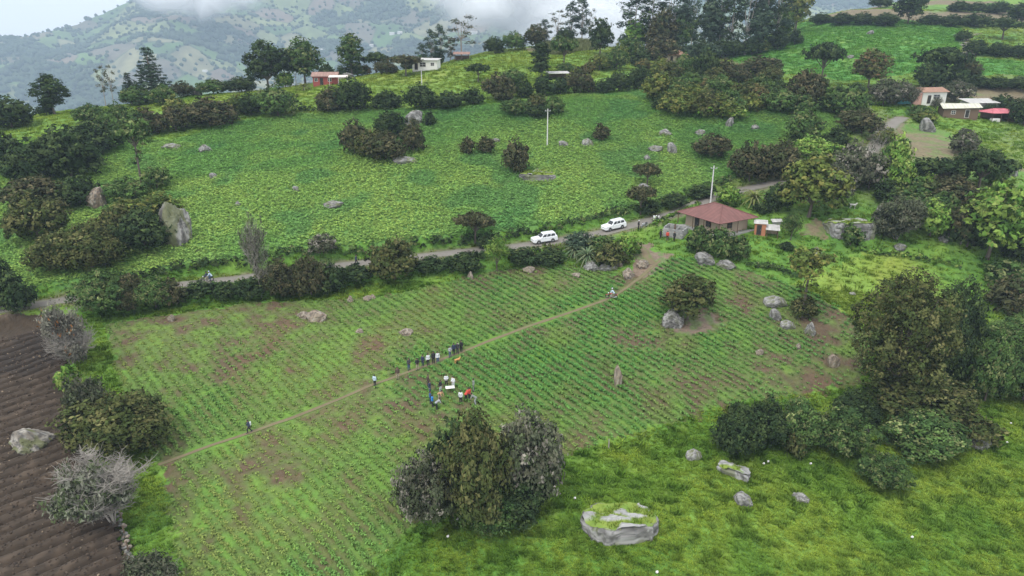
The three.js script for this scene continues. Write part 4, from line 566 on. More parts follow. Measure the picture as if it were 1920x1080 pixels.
{ // pasture and rough grass
  const R = rng32(85), S = [], T2 = [];
  for (let t = 0; t < 330000; t++) {
    const near = t < 250000, x = near ? lerp(-62, 75, R()) : lerp(-140, 165, R()), z = near ? lerp(-105, -36, R()) : lerp(-222, -60, R()), u = useAt(x, z); if (u !== USE.grass && u !== USE.pasture && u !== USE.meadow) continue; if (!offRoad(x, z, 2)) continue; if (near && u === USE.grass && R() < .35) continue;
    const a = fbm(x / 6, z / 6, 3, 181), b = fbm(x / 2.2, z / 2.2, 2, 182), d = sstep(.53, .68, fbm(x / 1.1, z / .9, 2, 183)); let k = mix3([.12, .215, .022], [.22, .295, .034], clamp(sstep(.36, .66, a) * .8 + (b - .5) * .9)); k = mix3(k, [.075, .165, .02], d * .55); if (u === USE.meadow) k = mix3(k, [.2, .25, .035], .4); const q = .8 + .4 * R();
    S.push([x, z, (near ? .62 : 1.15) * (.6 + .6 * R() + d * .3), R() * 6.28, k[0] * q, k[1] * q, k[2] * q, .75 + .4 * R() + d * .4]);
  }
  for (let t = 0; t < 60000; t++) { const x = lerp(-120, 300, R()), z = lerp(-400, -222, R()), u = useAt(x, z); if (u !== USE.bright && u !== USE.meadow && u !== USE.grass) continue; if (u === USE.grass && R() < .5) continue; const b = fbm(x / 5, z / 5, 3, 186), q = .75 + .5 * R(), k = u === USE.bright ? mix3([.07, .2, .03], [.12, .24, .035], b) : mix3([.12, .2, .025], [.22, .26, .035], b); S.push([x, z, 1.5 + 1.1 * R(), R() * 6.28, k[0] * q, k[1] * q, k[2] * q, .5 + .5 * R()]); }
  scatter('pasture_grass', ['long mottled green grass of the pasture and verges', 'softer green grass between the tussocks of the pasture'], [tuft(15, 16, .30, .34, .05, .16), tuft(16, 20, .24, .42, .06, .2)], S);
  for (let t = 0; t < 9000; t++) { const x = lerp(10, 70, R()), z = lerp(-330, -250, R()); if (useAt(x, z) === USE.maize) { const q = .8 + .4 * R(); T2.push([x, z, 1, R() * 6.28, .15 * q, .17 * q, .07 * q, 1]); } }
  scatter('maize_crop', ['plot of tall pale maize standing on the crest', 'more tall maize stems in the crest plot'], [tuft(17, 12, 2.2, .3, .09, .5), tuft(18, 12, 2.0, .35, .09, .5)], T2);
}
// ---------- boulders and outcrops ----------
const rockMat = std(1, 1, 1, 1, { vertexColors: true });
rockMat.bumpMap = null;
function rockGeo(seed, o = {}) {
  const R = rng32(seed), g0 = new THREE.IcosahedronGeometry(1, o.detail ?? 10); g0.deleteAttribute('uv'); g0.deleteAttribute('normal'); const g = mergeVertices(g0), P = g.attributes.position, col = [];
  const cuts = []; for (let i = 0; i < (o.cuts ?? 12); i++) { const a = R() * 6.28, y = R() * 1.4 - .5, q = Math.sqrt(Math.max(0, 1 - y * y)); cuts.push([Math.cos(a) * q, y, Math.sin(a) * q, (.5 + .35 * R())]); }
  for (let i = 0; i < P.count; i++) {
    let x = P.getX(i), y = P.getY(i), z = P.getZ(i); let r = 1 + .35 * (noise3(x * 1.4 + seed, y * 1.4, z * 1.4, seed) - .5);
    for (const c of cuts) { const d = (x * c[0] + y * c[1] + z * c[2]) * r; if (d > c[3]) r *= c[3] / d; }
    r += .16 * (noise3(x * 5, y * 5 + seed, z * 5, seed + 3) - .5) + .09 * (noise3(x * 13, y * 13, z * 13, seed + 4) - .5) + .05 * (noise3(x * 27, y * 27, z * 27, seed + 14) - .5); const crack = Math.abs(noise3(x * 2.6 + 5, y * 2.2, z * 2.6, seed + 8) - .5); r -= .07 * (1 - sstep(0, .02, crack));
    P.setXYZ(i, x * r, y * r, z * r);
    const a = noise3(x * 4, y * 4, z * 4, seed + 5), b = noise3(x * 11, y * 11, z * 11, seed + 6), m = noise3(x * 2.3 + 7, y * 2.3, z * 2.3, seed + 7);
    let k = mix3(o.c1 ?? [.13, .125, .115], o.c2 ?? [.29, .28, .265], sstep(.35, .65, a)); k = mix3(k, [.07, .065, .06], sstep(.5, .6, b) * .75); k = mix3(k, [.36, .35, .33], sstep(.62, .72, noise3(x * 7, y * 7, z * 7, seed + 9)) * .5); k = mix3(k, o.moss ?? [.12, .13, .05], sstep(.54, .64, m) * (o.mossy ?? .5)); col.push(...k);
  }
  g.setAttribute('color', new THREE.Float32BufferAttribute(col, 3)); return toCreasedNormals(g, .45);
}
const tan = { c1: [.17, .125, .09], c2: [.31, .25, .19], mossy: .2 };
const rockKinds = [rockGeo(11), rockGeo(23, { cuts: 16 }), rockGeo(37, { cuts: 9, mossy: .7 }), rockGeo(41, tan), rockGeo(59, { ...tan, cuts: 15 })];
let rockCount = 0;
function rock(boxpx, look, where, o = {}) {
  const [x0, y0, x1, y1] = boxpx, wp = x1 - x0, hp = y1 - y0, v = (540 - y1) / F, sinD = (SP - v * CP) / Math.hypot(1, v), cosD = Math.sqrt(1 - sinD * sinD), s = at((x0 + x1) / 2, y1 - .22 * wp * sinD), m = s[3] / F, w = wp * m, h = Math.max((hp - .45 * wp * sinD) * m / cosD, w * .3), R = rng32(900 + rockCount * 31);
  const g = o.geo ?? rockKinds[o.tan ? 3 + rockCount % 2 : rockCount % 3]; rockCount++;
  const q = new THREE.Mesh(g, rockMat); q.name = numbered('boulder'); q.castShadow = q.receiveShadow = true; q.position.set(s[0], s[1] + h * .15, s[2]); q.scale.set(w * .55, h * .74, w * .5 * (.75 + .4 * R())); q.rotation.y = o.turn ?? (R() < .5 ? 0 : Math.PI) + (R() - .5) * .5; q.userData.category = 'boulder'; scene.add(q); waiting.push({ o: q, look, where, px: (x0 + x1) / 2 }); return q;
}
rock([1240, 562, 1290, 610], 'tall pale grey boulder', 'under the round tree in the lower field', { geo: rockGeo(71, { detail: 18, cuts: 12, mossy: .2 }) });
rock([14, 794, 102, 852], 'broad lichen-stained boulder', 'lying in the ploughed field', { geo: rockGeo(72, { detail: 18, cuts: 12, c1: [.14, .12, .095], c2: [.3, .275, .235], mossy: .8 }) });
for (const b of [[1287, 831, 1318, 861], [1370, 918, 1412, 946], [1480, 919, 1521, 941], [1612, 782, 1641, 809], [1812, 800, 1860, 842]]) rock(b, 'grey boulder', 'in the lower pasture');
for (const b of [[1150, 679, 1168, 722], [553, 577, 584, 596], [578, 576, 619, 602], [745, 609, 778, 628], [313, 587, 328, 603], [650, 549, 664, 566], [678, 552, 697, 563], [875, 502, 889, 523], [976, 496, 1003, 511], [1068, 509, 1091, 518], [1414, 652, 1431, 666], [1491, 639, 1503, 653], [1550, 659, 1577, 686], [665, 612, 684, 624], [695, 550, 706, 561]]) rock(b, 'tan fieldstone', 'in the lower field', { tan: true });
for (const b of [[1088, 482, 1128, 506], [1126, 486, 1162, 506], [1164, 494, 1192, 520], [1190, 484, 1216, 502], [1155, 486, 1169, 500]]) rock(b, 'weathered stone', 'at the foot of the agave bank', { tan: b[0] > 1150 });
for (const b of [[1296, 468, 1342, 492], [1338, 484, 1384, 502]]) rock(b, 'long pale stone', 'under the vines before the house');
for (const b of [[1432, 544, 1478, 572], [1438, 574, 1466, 598], [1506, 598, 1532, 628], [1464, 592, 1492, 614]]) rock(b, 'grey rock', 'round the thin tree in the lower field');
rock([308, 356, 366, 450], 'huge striped rock outcrop', 'at the left of the upper field', { geo: rockGeo(73, { detail: 18, cuts: 9, mossy: .75, c1: [.1, .092, .08], c2: [.26, .248, .225] }) });
rock([166, 344, 206, 388], 'pointed grey-brown rock', 'left of the huge outcrop', { geo: rockGeo(74, { detail: 18, ...tan, cuts: 12 }) });
for (const b of [[740, 288, 786, 304], [754, 202, 800, 234], [712, 226, 727, 250]]) rock(b, 'grey rock', 'beside the bush island');
rock([1092, 251, 1114, 273], 'round pale boulder', 'beside the small round bush in the upper field');
for (const b of [[1043, 262, 1068, 273], [1231, 239, 1263, 253], [1211, 267, 1241, 281], [1247, 264, 1271, 286], [1204, 287, 1221, 299], [1301, 237, 1321, 251], [1359, 217, 1377, 236], [1404, 231, 1426, 241], [604, 369, 641, 386], [392, 322, 409, 334], [368, 267, 402, 284], [307, 264, 341, 277], [547, 347, 563, 358], [439, 374, 454, 386], [919, 254, 936, 266], [1190, 340, 1226, 362]]) rock(b, 'low grey stone', 'in the upper field');
for (const b of [[1634, 377, 1662, 408], [1674, 449, 1696, 466], [1758, 434, 1786, 452], [1508, 454, 1546, 492], [1593, 544, 1606, 553]]) rock(b, 'grey stone', 'on the grass slope right of the house');
rock([1720, 217, 1752, 246], 'upright grey rock face', 'below the hamlet'); rock([1846, 284, 1908, 328], 'large slanting grey slab', 'on the slope below the hamlet', { geo: rockGeo(75, { detail: 18, cuts: 9 }) });
rock([633, 123, 662, 142], 'big pale boulder', 'behind the red farmhouse'); rock([358, 157, 382, 172], 'pale boulder', 'near the pines');
for (const b of [[1520, 84, 1550, 98], [1586, 100, 1600, 108], [1624, 56, 1640, 64]]) rock(b, 'small pale stone', 'in the far bright field');
// outcrops capped with turf: a rock body and a grassy top
function outcrop(boxpx, hgt, depth, label, seed, turn = 0) {
  const [x0, y0, x1, y1] = boxpx, s = at((x0 + x1) / 2, y1), m = s[3] / F, w = (x1 - x0) * m, R = rng32(seed), n = 150, L = 22, g = thing('rock_outcrop', label, 'rock outcrop'); g.position.set(s[0], s[1], s[2]); g.rotation.y = turn;
  const rim = []; for (let i = 0; i < n; i++) { const a = i / n * 6.283, k = 1 + .22 * (noise(Math.cos(a) * 1.6 + 9, Math.sin(a) * 1.6, seed) - .5) + .12 * (noise(Math.cos(a) * 6, Math.sin(a) * 6 + 4, seed) - .5); rim.push([Math.sign(Math.cos(a)) * Math.pow(Math.abs(Math.cos(a)), .45) * w * .5 * k, Math.sign(Math.sin(a)) * Math.pow(Math.abs(Math.sin(a)), .45) * depth * .5 * k - depth * .45]); }
  const ph = (x, z) => H(s[0] + x * Math.cos(turn) + z * Math.sin(turn), s[2] - x * Math.sin(turn) + z * Math.cos(turn)) - s[1];
  const lip = (x, z) => Math.max(ph(x, z) + .16 + .3 * (noise(x * .9, z * .9, seed + 13) - .4), ph(x, z) * .55 + lerp(.1, hgt, clamp(.95 + z / depth)) * (.9 + .2 * noise(x * .8 + 3, z * .8, seed + 12))), pos = [], col = [], idx = [];
  for (let j = 0; j <= L; j++) for (let i = 0; i < n; i++) { const t = j / L, [x, z] = rim[i], px = x, pz = z + depth * .45, rr = Math.hypot(px, pz) || 1, up = t * hgt, d = .34 * (fbm(x * .9 + up * .4, up * 1.3 + z * .9, 3, seed + 2) - .5) + .16 * (noise(x * 3.1, up * 3.3 + z * 3.1, seed + 3) - .5) - .16 * (1 - sstep(0, .05, Math.abs(noise(x * .5 + z * .4, up * 1.9, seed + 10) - .5))) - .3 * sstep(.82, 1, t), X = x + px / rr * d, Z = z + pz / rr * d; pos.push(X, lerp(ph(X, Z) - .35, lip(x, z), t), Z);
    const a = fbm(x * .9 + up, up * 1.6 + z * .9, 3, seed + 4), b = noise(x * 4.3, up * 4.3 + z * 4.3, seed + 5); let k = mix3([.11, .105, .098], [.28, .27, .258], sstep(.3, .68, a)); k = mix3(k, [.06, .056, .052], sstep(.58, .72, b) * .6); k = mix3(k, [.38, .375, .36], sstep(.66, .8, noise(x * 2.7 + 8, up * 2.7 + z * 2.7, seed + 15)) * .6); k = mix3(k, [.12, .135, .05], sstep(.58, .68, noise(x * .9, up * .7 + z * .9, seed + 6)) * .6); col.push(...k); if (j) { const A = (j - 1) * n + i, B = (j - 1) * n + (i + 1) % n; idx.push(A, A + n, B, B, A + n, B + n); } }
  part('rock', toCreasedNormals(rawGeo(pos, null, col, idx), .5), rockMat, g);
  const tp = [], tc = [], ti = [], rings = 14, topY = (X, Z, k) => lip(X, Z) + .03 + .26 * (1 - k * k) + .3 * (noise(X * 1.2, Z * 1.2, seed + 7) - .5) * (1 - k * k); for (let r = 0; r <= rings; r++) for (let i = 0; i < n; i++) { const k = 1 - r / rings, [x, z] = rim[i], X = x * .95 * k, Z = (z + depth * .45) * .95 * k - depth * .45; const bare = sstep(.56, .62, fbm(X / 1.5 + 3, Z / 1.1, 2, seed + 9)); tp.push(X, topY(X, Z, k) + bare * .18, Z); const e = fbm(X, Z, 2, seed + 8), kk = mix3([.13, .23, .03], [.24, .29, .045], e), q = noise(X * 5, Z * 5, seed + 16); tc.push(...mix3(kk, [.22 + .2 * q, .215 + .195 * q, .205 + .185 * q], bare)); if (r) { const A = (r - 1) * n + i, B = (r - 1) * n + (i + 1) % n; ti.push(A, B, A + n, B, B + n, A + n); } }
  part('turf_cap', rawGeo(tp, null, tc, ti), earthMat, g);
  const blades = [], T = tuft(seed + 40, 12, .3, .34, .05, .15); for (let i = 0; i < w * depth * 3.4; i++) { const a = R() * 6.28, k = Math.sqrt(R()) * .92, X = Math.cos(a) * w * .5 * k, Z = Math.sin(a) * depth * .5 * k - depth * .45; if (fbm(X / 1.5 + 3, Z / 1.1, 2, seed + 9) > .57) continue; const b = T.clone().rotateY(R() * 6).translate(X, topY(X, Z, k), Z), cc = b.attributes.color, q = mix3([.14, .26, .03], [.27, .32, .045], R()); for (let v = 0; v < cc.count; v++) cc.setXYZ(v, q[0], q[1], q[2]); blades.push(b); }
  const bl = part('grass', merge(blades), cropMat, g); bl.userData.kind = 'stuff'; return g;
}
outcrop([1104, 935, 1246, 1018], 1.9, 5.2, 'large flat grey rock with a turf-covered top in the lower pasture', 301, .12);
outcrop([1340, 858, 1402, 894], .8, 2.0, 'narrow curved grey rock ledge beside the small pasture boulder', 302, -.5);
outcrop([974, 305, 1040, 340], 1.4, 6, 'squat grass-topped rock mound in the middle of the upper field', 303, .05);
outcrop([1560, 395, 1640, 448], 2.9, 6, 'tall grass-topped rock outcrop on the slope right of the house', 304, -.1);
// ---------- houses ----------
const wallMud = std(.34, .27, .2, 1), wallGrey = std(.3, .29, .28, 1), wallWhite = std(.66, .64, .6, .95), wallRed = std(.3, .07, .06, .95), wallPink = std(.5, .28, .23, .95), wallTeal = std(.1, .34, .36, .9), darkIn = std(.03, .028, .026, 1), wood = std(.13, .085, .055, .9), brickM = std(.42, .17, .09, .95), glassM = new THREE.MeshPhysicalMaterial({ color: 0x1b2226, roughness: .12, metalness: 0, specularIntensity: .8 });
function weathered(r, g, b, seed, streak = .35) { const m = std(1, 1, 1, .8); m.map = colorTexture(128, 128, (u, v) => { const n = fbm(u * 9, v * 9, 4, seed), s = noise(u * 40, v * 3, seed + 2), q = 1 - streak + streak * 1.3 * n + .16 * (s - .5), w = .9 + .2 * ((Math.floor(u * 14) % 2)) * noise(Math.floor(u * 14), Math.floor(v * 4), seed + 4); return [r * q * w, g * q * w, b * q * w]; }); m.bumpMap = greyTexture(128, (u, v) => .5 + .5 * Math.sin(u * Math.PI * 2 * 32)); m.bumpScale = .03; return m; }
const roofMaroon = weathered(.20, .085, .072, 401), roofTin = weathered(.52, .5, .47, 402), roofCream = weathered(.62, .6, .48, 403), roofPink = weathered(.6, .16, .19, 404), roofRust = weathered(.33, .2, .16, 405), roofClay = weathered(.36, .2, .13, 406);
function slope(pts, thick) { // a roof plane with thickness; four or three corners, uv along it
  const n = pts.length, p = pts.map(q => V(...q)), nn = p[1].clone().sub(p[0]).cross(p[2].clone().sub(p[0])).normalize(); if (nn.y < 0) nn.negate(); const lo = p.map(q => q.clone().addScaledVector(nn, -thick)), pos = [], uv = []; const e = p[1].clone().sub(p[0]).normalize(), f = nn.clone().cross(e);
  const tri = (a, b, c) => { for (const q of [a, b, c]) { pos.push(q.x, q.y, q.z); const d = q.clone().sub(p[0]); uv.push(d.dot(e) / 6, d.dot(f) / 6); } };
  for (let i = 1; i + 1 < n; i++) { tri(p[0], p[i], p[i + 1]); tri(lo[0], lo[i + 1], lo[i]); } for (let i = 0; i < n; i++) { const j = (i + 1) % n; tri(p[i], lo[i], p[j]); tri(p[j], lo[i], lo[j]); }
  const g = new THREE.BufferGeometry(); g.setAttribute('position', new THREE.Float32BufferAttribute(pos, 3)); g.setAttribute('uv', new THREE.Float32BufferAttribute(uv, 2)); g.computeVertexNormals(); return g;
}
function opening(name, g, x, y, z, w, h, turn, frameM = wood, fill = glassM) { const o = part(name, box(w + .16, h + .16, .09), frameM, g); o.position.set(x, y, z); o.rotation.y = turn; const q = part(name === 'door' ? 'door_panel' : 'pane', box(w, h, .05), fill, o); q.position.z = .045; if (name === 'door') part('handle', box(.05, .14, .05, w * .36, 0, .09), std(.3, .3, .3, .4), o); else part('mullion', merge([box(.05, h, .04, 0, 0, .075), box(w, .05, .036, 0, 0, .073)]), frameM, o); return o; }
function hipRoof(g, w, d, y, rise, ridge, mat, over) { const a = w / 2 + over, b = d / 2 + over, r = ridge / 2, Y = y + rise; for (const p of [[[-a, y, b], [a, y, b], [r, Y, 0], [-r, Y, 0]], [[a, y, -b], [-a, y, -b], [-r, Y, 0], [r, Y, 0]], [[a, y, b], [a, y, -b], [r, Y, 0]], [[-a, y, -b], [-a, y, b], [-r, Y, 0]]]) part('roof_slope', slope(p, .1), mat, g); part('ridge_cap', merge([limb([[-r - .1, Y + .02, 0, .1], [r + .1, Y + .02, 0, .1]], 6), ...[[a, b, r], [a, -b, r], [-a, b, -r], [-a, -b, -r]].map(([x, z, q]) => limb([[x, y + .03, z, .08], [q, Y + .03, 0, .08]], 6))]), mat, g); }
function gableRoof(g, w, d, y, rise, mat, over, thick = .08) { const a = w / 2 + over, b = d / 2 + over; part('roof_slope', slope([[-a, y - .1, b], [a, y - .1, b], [a, y + rise, 0], [-a, y + rise, 0]], thick), mat, g); part('roof_slope', slope([[a, y - .1, -b], [-a, y - .1, -b], [-a, y + rise, 0], [a, y + rise, 0]], thick), mat, g); }
function shell(g, w, d, h, mat, t = .22, name = 'wall') { part(name, box(w, h + 1, t, 0, h / 2 - .5, d / 2 - t / 2), mat, g); part(name, box(w, h + 1, t, 0, h / 2 - .5, -d / 2 + t / 2), mat, g); part(name, box(t, h + 1, d - 2 * t - .01, w / 2 - t / 2, h / 2 - .5, 0), mat, g); part(name, box(t, h + 1, d - 2 * t - .01, -w / 2 + t / 2, h / 2 - .5, 0), mat, g); }
function gableWall(g, w, d, h, rise, mat) { for (const s of [-1, 1]) { const x = s * (w / 2 - .11); part('gable', slopeless(x, h, d, rise), mat, g); } }
function slopeless(x, h, d, rise) { const sh = new THREE.Shape([new THREE.Vector2(-d / 2 + .25, 0), new THREE.Vector2(d / 2 - .25, 0), new THREE.Vector2(0, rise * .9)]); return new THREE.ExtrudeGeometry(sh, { depth: .2, bevelEnabled: false }).rotateY(Math.PI / 2).translate(x - .1, h + .005, 0); }
function houseAt(px, py, name, label, turn, lift = 0) { const s = at(px, py), g = thing(name, label, 'house'); g.position.set(s[0], s[1] + lift, s[2]); g.rotation.y = turn; return g; }
{ // the maroon hip-roofed house by the road
  const g = houseAt(1342, 424, 'house', 'mud-walled house with a wide maroon hip roof beside the road', -1.04, -.15), w = 8.2, d = 7.2, h = 2.5;
  shell(g, w, d, h, wallMud); hipRoof(g, w, d, h - .12, 2.0, 2.0, roofMaroon, 1.25);
  opening('door', g, -1.2, 1.0, d / 2 + .02, .95, 2.0, 0, wood, darkIn); opening('window', g, 1.6, 1.4, d / 2 + .02, 1.1, 1.0, 0, wood, darkIn); opening('window', g, -w / 2 - .02, 1.4, -1, 1.1, 1.0, -Math.PI / 2, wood, darkIn); opening('door', g, -w / 2 - .02, 1.0, 1.6, .95, 2.0, -Math.PI / 2, wood, darkIn); opening('window', g, w / 2 + .02, 1.4, 1, 1.1, 1.0, Math.PI / 2, wood, darkIn);
  for (const [x, z] of [[-w / 2 - 1, d / 2 + 1], [-1.3, d / 2 + 1], [1.4, d / 2 + 1], [w / 2 + 1, d / 2 + 1], [-w / 2 - 1, 0], [-w / 2 - 1, -d / 2 - 1], [w / 2 + 1, 0]]) part('post', limb([[x, -.9, z, .09], [x, h - .2, z, .08]], 6), wood, g);
  part('veranda_floor', box(w + 2.2, .9, d + 2.2, 0, -.43, 0), wallGrey, g);
}
{ // roofless block enclosure
  const s = at(1266, 440), g = thing('block_shed', 'roofless grey block enclosure in front of the maroon-roofed house', 'shed'); g.position.set(s[0], s[1], s[2]); g.rotation.y = -.55; const w = 3.7, d = 2.8, h = 1.55, R = rng32(55), bg = [wallGrey, std(.36, .35, .33, 1), std(.25, .245, .24, 1)];
  const run = (x0, z0, x1, z1, hh) => { const L = Math.hypot(x1 - x0, z1 - z0), n = Math.round(L / .4), a = Math.atan2(-(z1 - z0), x1 - x0); for (let r = 0; r < hh; r++) for (let i = 0; i < n; i++) { const t = (i + .5 + (r % 2 ? .25 : -.25)) / n; if (t > 1 || t < 0) continue; const b = part('block', blockG, bg[Math.floor(R() * 3)], g); b.position.set(lerp(x0, x1, t), -.6 + r * .205, lerp(z0, z1, t)); b.rotation.y = a; } }, blockG = box(.385, .195, .18);
  run(-w / 2, d / 2, w / 2, d / 2, 10); run(-w / 2, -d / 2, w / 2, -d / 2, 11); run(-w / 2 + .1, -d / 2 + .2, -w / 2 + .1, d / 2 - .2, 11); run(w / 2 - .1, -d / 2 + .2, w / 2 - .1, d / 2 - .2, 10); run(0.2, -d / 2 + .2, .2, .2, 9);
  part('rubble', rockGeo(88, { detail: 2 }).scale(.5, .25, .4).translate(.9, -.3, 0), rockMat, g); part('pillar', box(.24, 2.3, .24, -.4, .6, -.8), wood, g);
}
{ // brick outhouse with tin sheets
  const s = at(1424, 438), g = thing('brick_outhouse', 'small orange brick outhouse with tin lean-to roofs right of house', 'outhouse'); g.position.set(s[0], s[1], s[2]); g.rotation.y = -.3;
  shell(g, 1.9, 1.6, 2.0, brickM, .16); part('roof_sheet', slope([[-1.2, 2.05, 1.0], [1.2, 2.05, 1.0], [1.2, 2.35, -1.0], [-1.2, 2.35, -1.0]], .05), roofTin, g);
  for (const [x, z] of [[1.2, 1.2], [3.0, 1.1], [3.0, -.7]]) part('post', limb([[x, -.6, z, .07], [x, 1.25, z, .06]], 6), wood, g); part('lean_to_roof', slope([[.9, 1.2, 1.5], [3.3, 1.15, 1.5], [3.3, 1.6, -1.0], [.9, 1.65, -1.0]], .05), roofTin, g); part('lean_to_wall', box(1.9, 1.6, .12, 2.1, .3, -.75), wallMud, g); opening('door', g, -.2, .9, .82, .7, 1.7, 0, wood, darkIn);
}
{ const s = at(1456, 420), g = thing('roof_sheet', 'loose pale tin sheet lying right of the brick outhouse', 'tin sheet'); g.position.set(s[0], s[1] + .5, s[2]); part('sheet', slope([[-1, .0, .6], [1, .1, .6], [1, .35, -.6], [-1, .3, -.6]], .04), roofTin, g); part('support', box(1.4, .7, .8, 0, -.3, 0), wallGrey, g); }
{ // red farmhouse on the ridge
  const g = houseAt(612, 158, 'house', 'red farmhouse with a rusty roof and pale porch on the ridge', .1), w = 7.2, d = 5, h = 2.6;
  shell(g, w, d, h, wallRed); gableRoof(g, w, d, h, 1.1, roofRust, .5); gableWall(g, w, d, h, 1.1, wallRed); opening('door', g, -1, 1, d / 2 + .02, .9, 2, 0, wood, darkIn); opening('window', g, 1.5, 1.5, d / 2 + .02, 1, .9, 0, wallWhite); opening('window', g, -2.6, 1.5, d / 2 + .02, .9, .9, 0, wallWhite);
  part('porch_roof', slope([[1.4, 2.35, d / 2 + 2.2], [7.4, 2.35, d / 2 + 2.2], [7.0, 2.85, d / 2 - .4], [1.4, 2.85, d / 2 - .4]], .06), weathered(.75, .66, .6, 407), g); for (const x of [1.7, 4.4, 7.1]) part('post', limb([[x, -.6, d / 2 + 2, .07], [x, 2.35, d / 2 + 2, .06]], 6), wallWhite, g);
}
{ // pale cement house
  const g = houseAt(800, 130, 'house', 'pale unfinished cement house with dark window openings on the ridge', -.12), w = 8.2, d = 5.2, h = 2.9;
  shell(g, w, d, h, wallWhite); part('roof_slope', slope([[-w / 2 - .4, h + .2, d / 2 + .5], [w / 2 + .4, h + .05, d / 2 + .5], [w / 2 + .4, h + .5, -d / 2 - .4], [-w / 2 - .4, h + .65, -d / 2 - .4]], .1), roofTin, g); opening('window', g, -.6, 1.6, d / 2 + .02, 1.9, 1.3, 0, wallWhite, darkIn); opening('window', g, 2.6, 1.7, d / 2 + .02, 1.1, .9, 0, wallWhite, darkIn); opening('door', g, -2.8, 1.1, d / 2 + .02, .95, 2.1, 0, wood, darkIn);
}
{ const g = houseAt(866, 113, 'shed', 'open dark wooden shed beside the skyline eucalyptus', 0), w = 5.2, d = 3.4, h = 2.2; for (const x of [-1, 0, 1]) for (const z of [-1, 1]) part('post', limb([[x * w * .48, -.6, z * d * .46, .09], [x * w * .48, h, z * d * .46, .08]], 6), wood, g); gableRoof(g, w, d, h, .7, roofRust, .4); part('back_wall', box(w, 1.8, .1, 0, .7, -d / 2), wood, g); }
{ const g = houseAt(1046, 148, 'shed', 'low tin-roofed shelter below the columnar tree', .2), w = 6.5, d = 3.2, h = 1.7; for (const x of [-1, 1]) for (const z of [-1, 1]) part('post', limb([[x * w * .47, -.6, z * d * .46, .08], [x * w * .47, h, z * d * .46, .07]], 6), wood, g); part('roof_sheet', slope([[-w / 2 - .3, h, d / 2 + .3], [w / 2 + .3, h, d / 2 + .3], [w / 2 + .3, h + .5, -d / 2 - .3], [-w / 2 - .3, h + .5, -d / 2 - .3]], .06), roofTin, g); part('back_wall', box(w * .9, 1.6, .1, 0, .6, -d / 2 + .1), wood, g); }
{ const g = houseAt(1258, 116, 'house', 'brown-roofed hut among the scrub under the skyline grove', .3), w = 8.5, d = 6, h = 2.6; shell(g, w, d, h, wallMud); hipRoof(g, w, d, h - .1, 2.0, 3, roofClay, .8); opening('window', g, 1.2, 1.5, d / 2 + .02, 1, .9, 0, wood, darkIn); opening('door', g, -1.5, 1, d / 2 + .02, .9, 2, 0, wood, darkIn); }
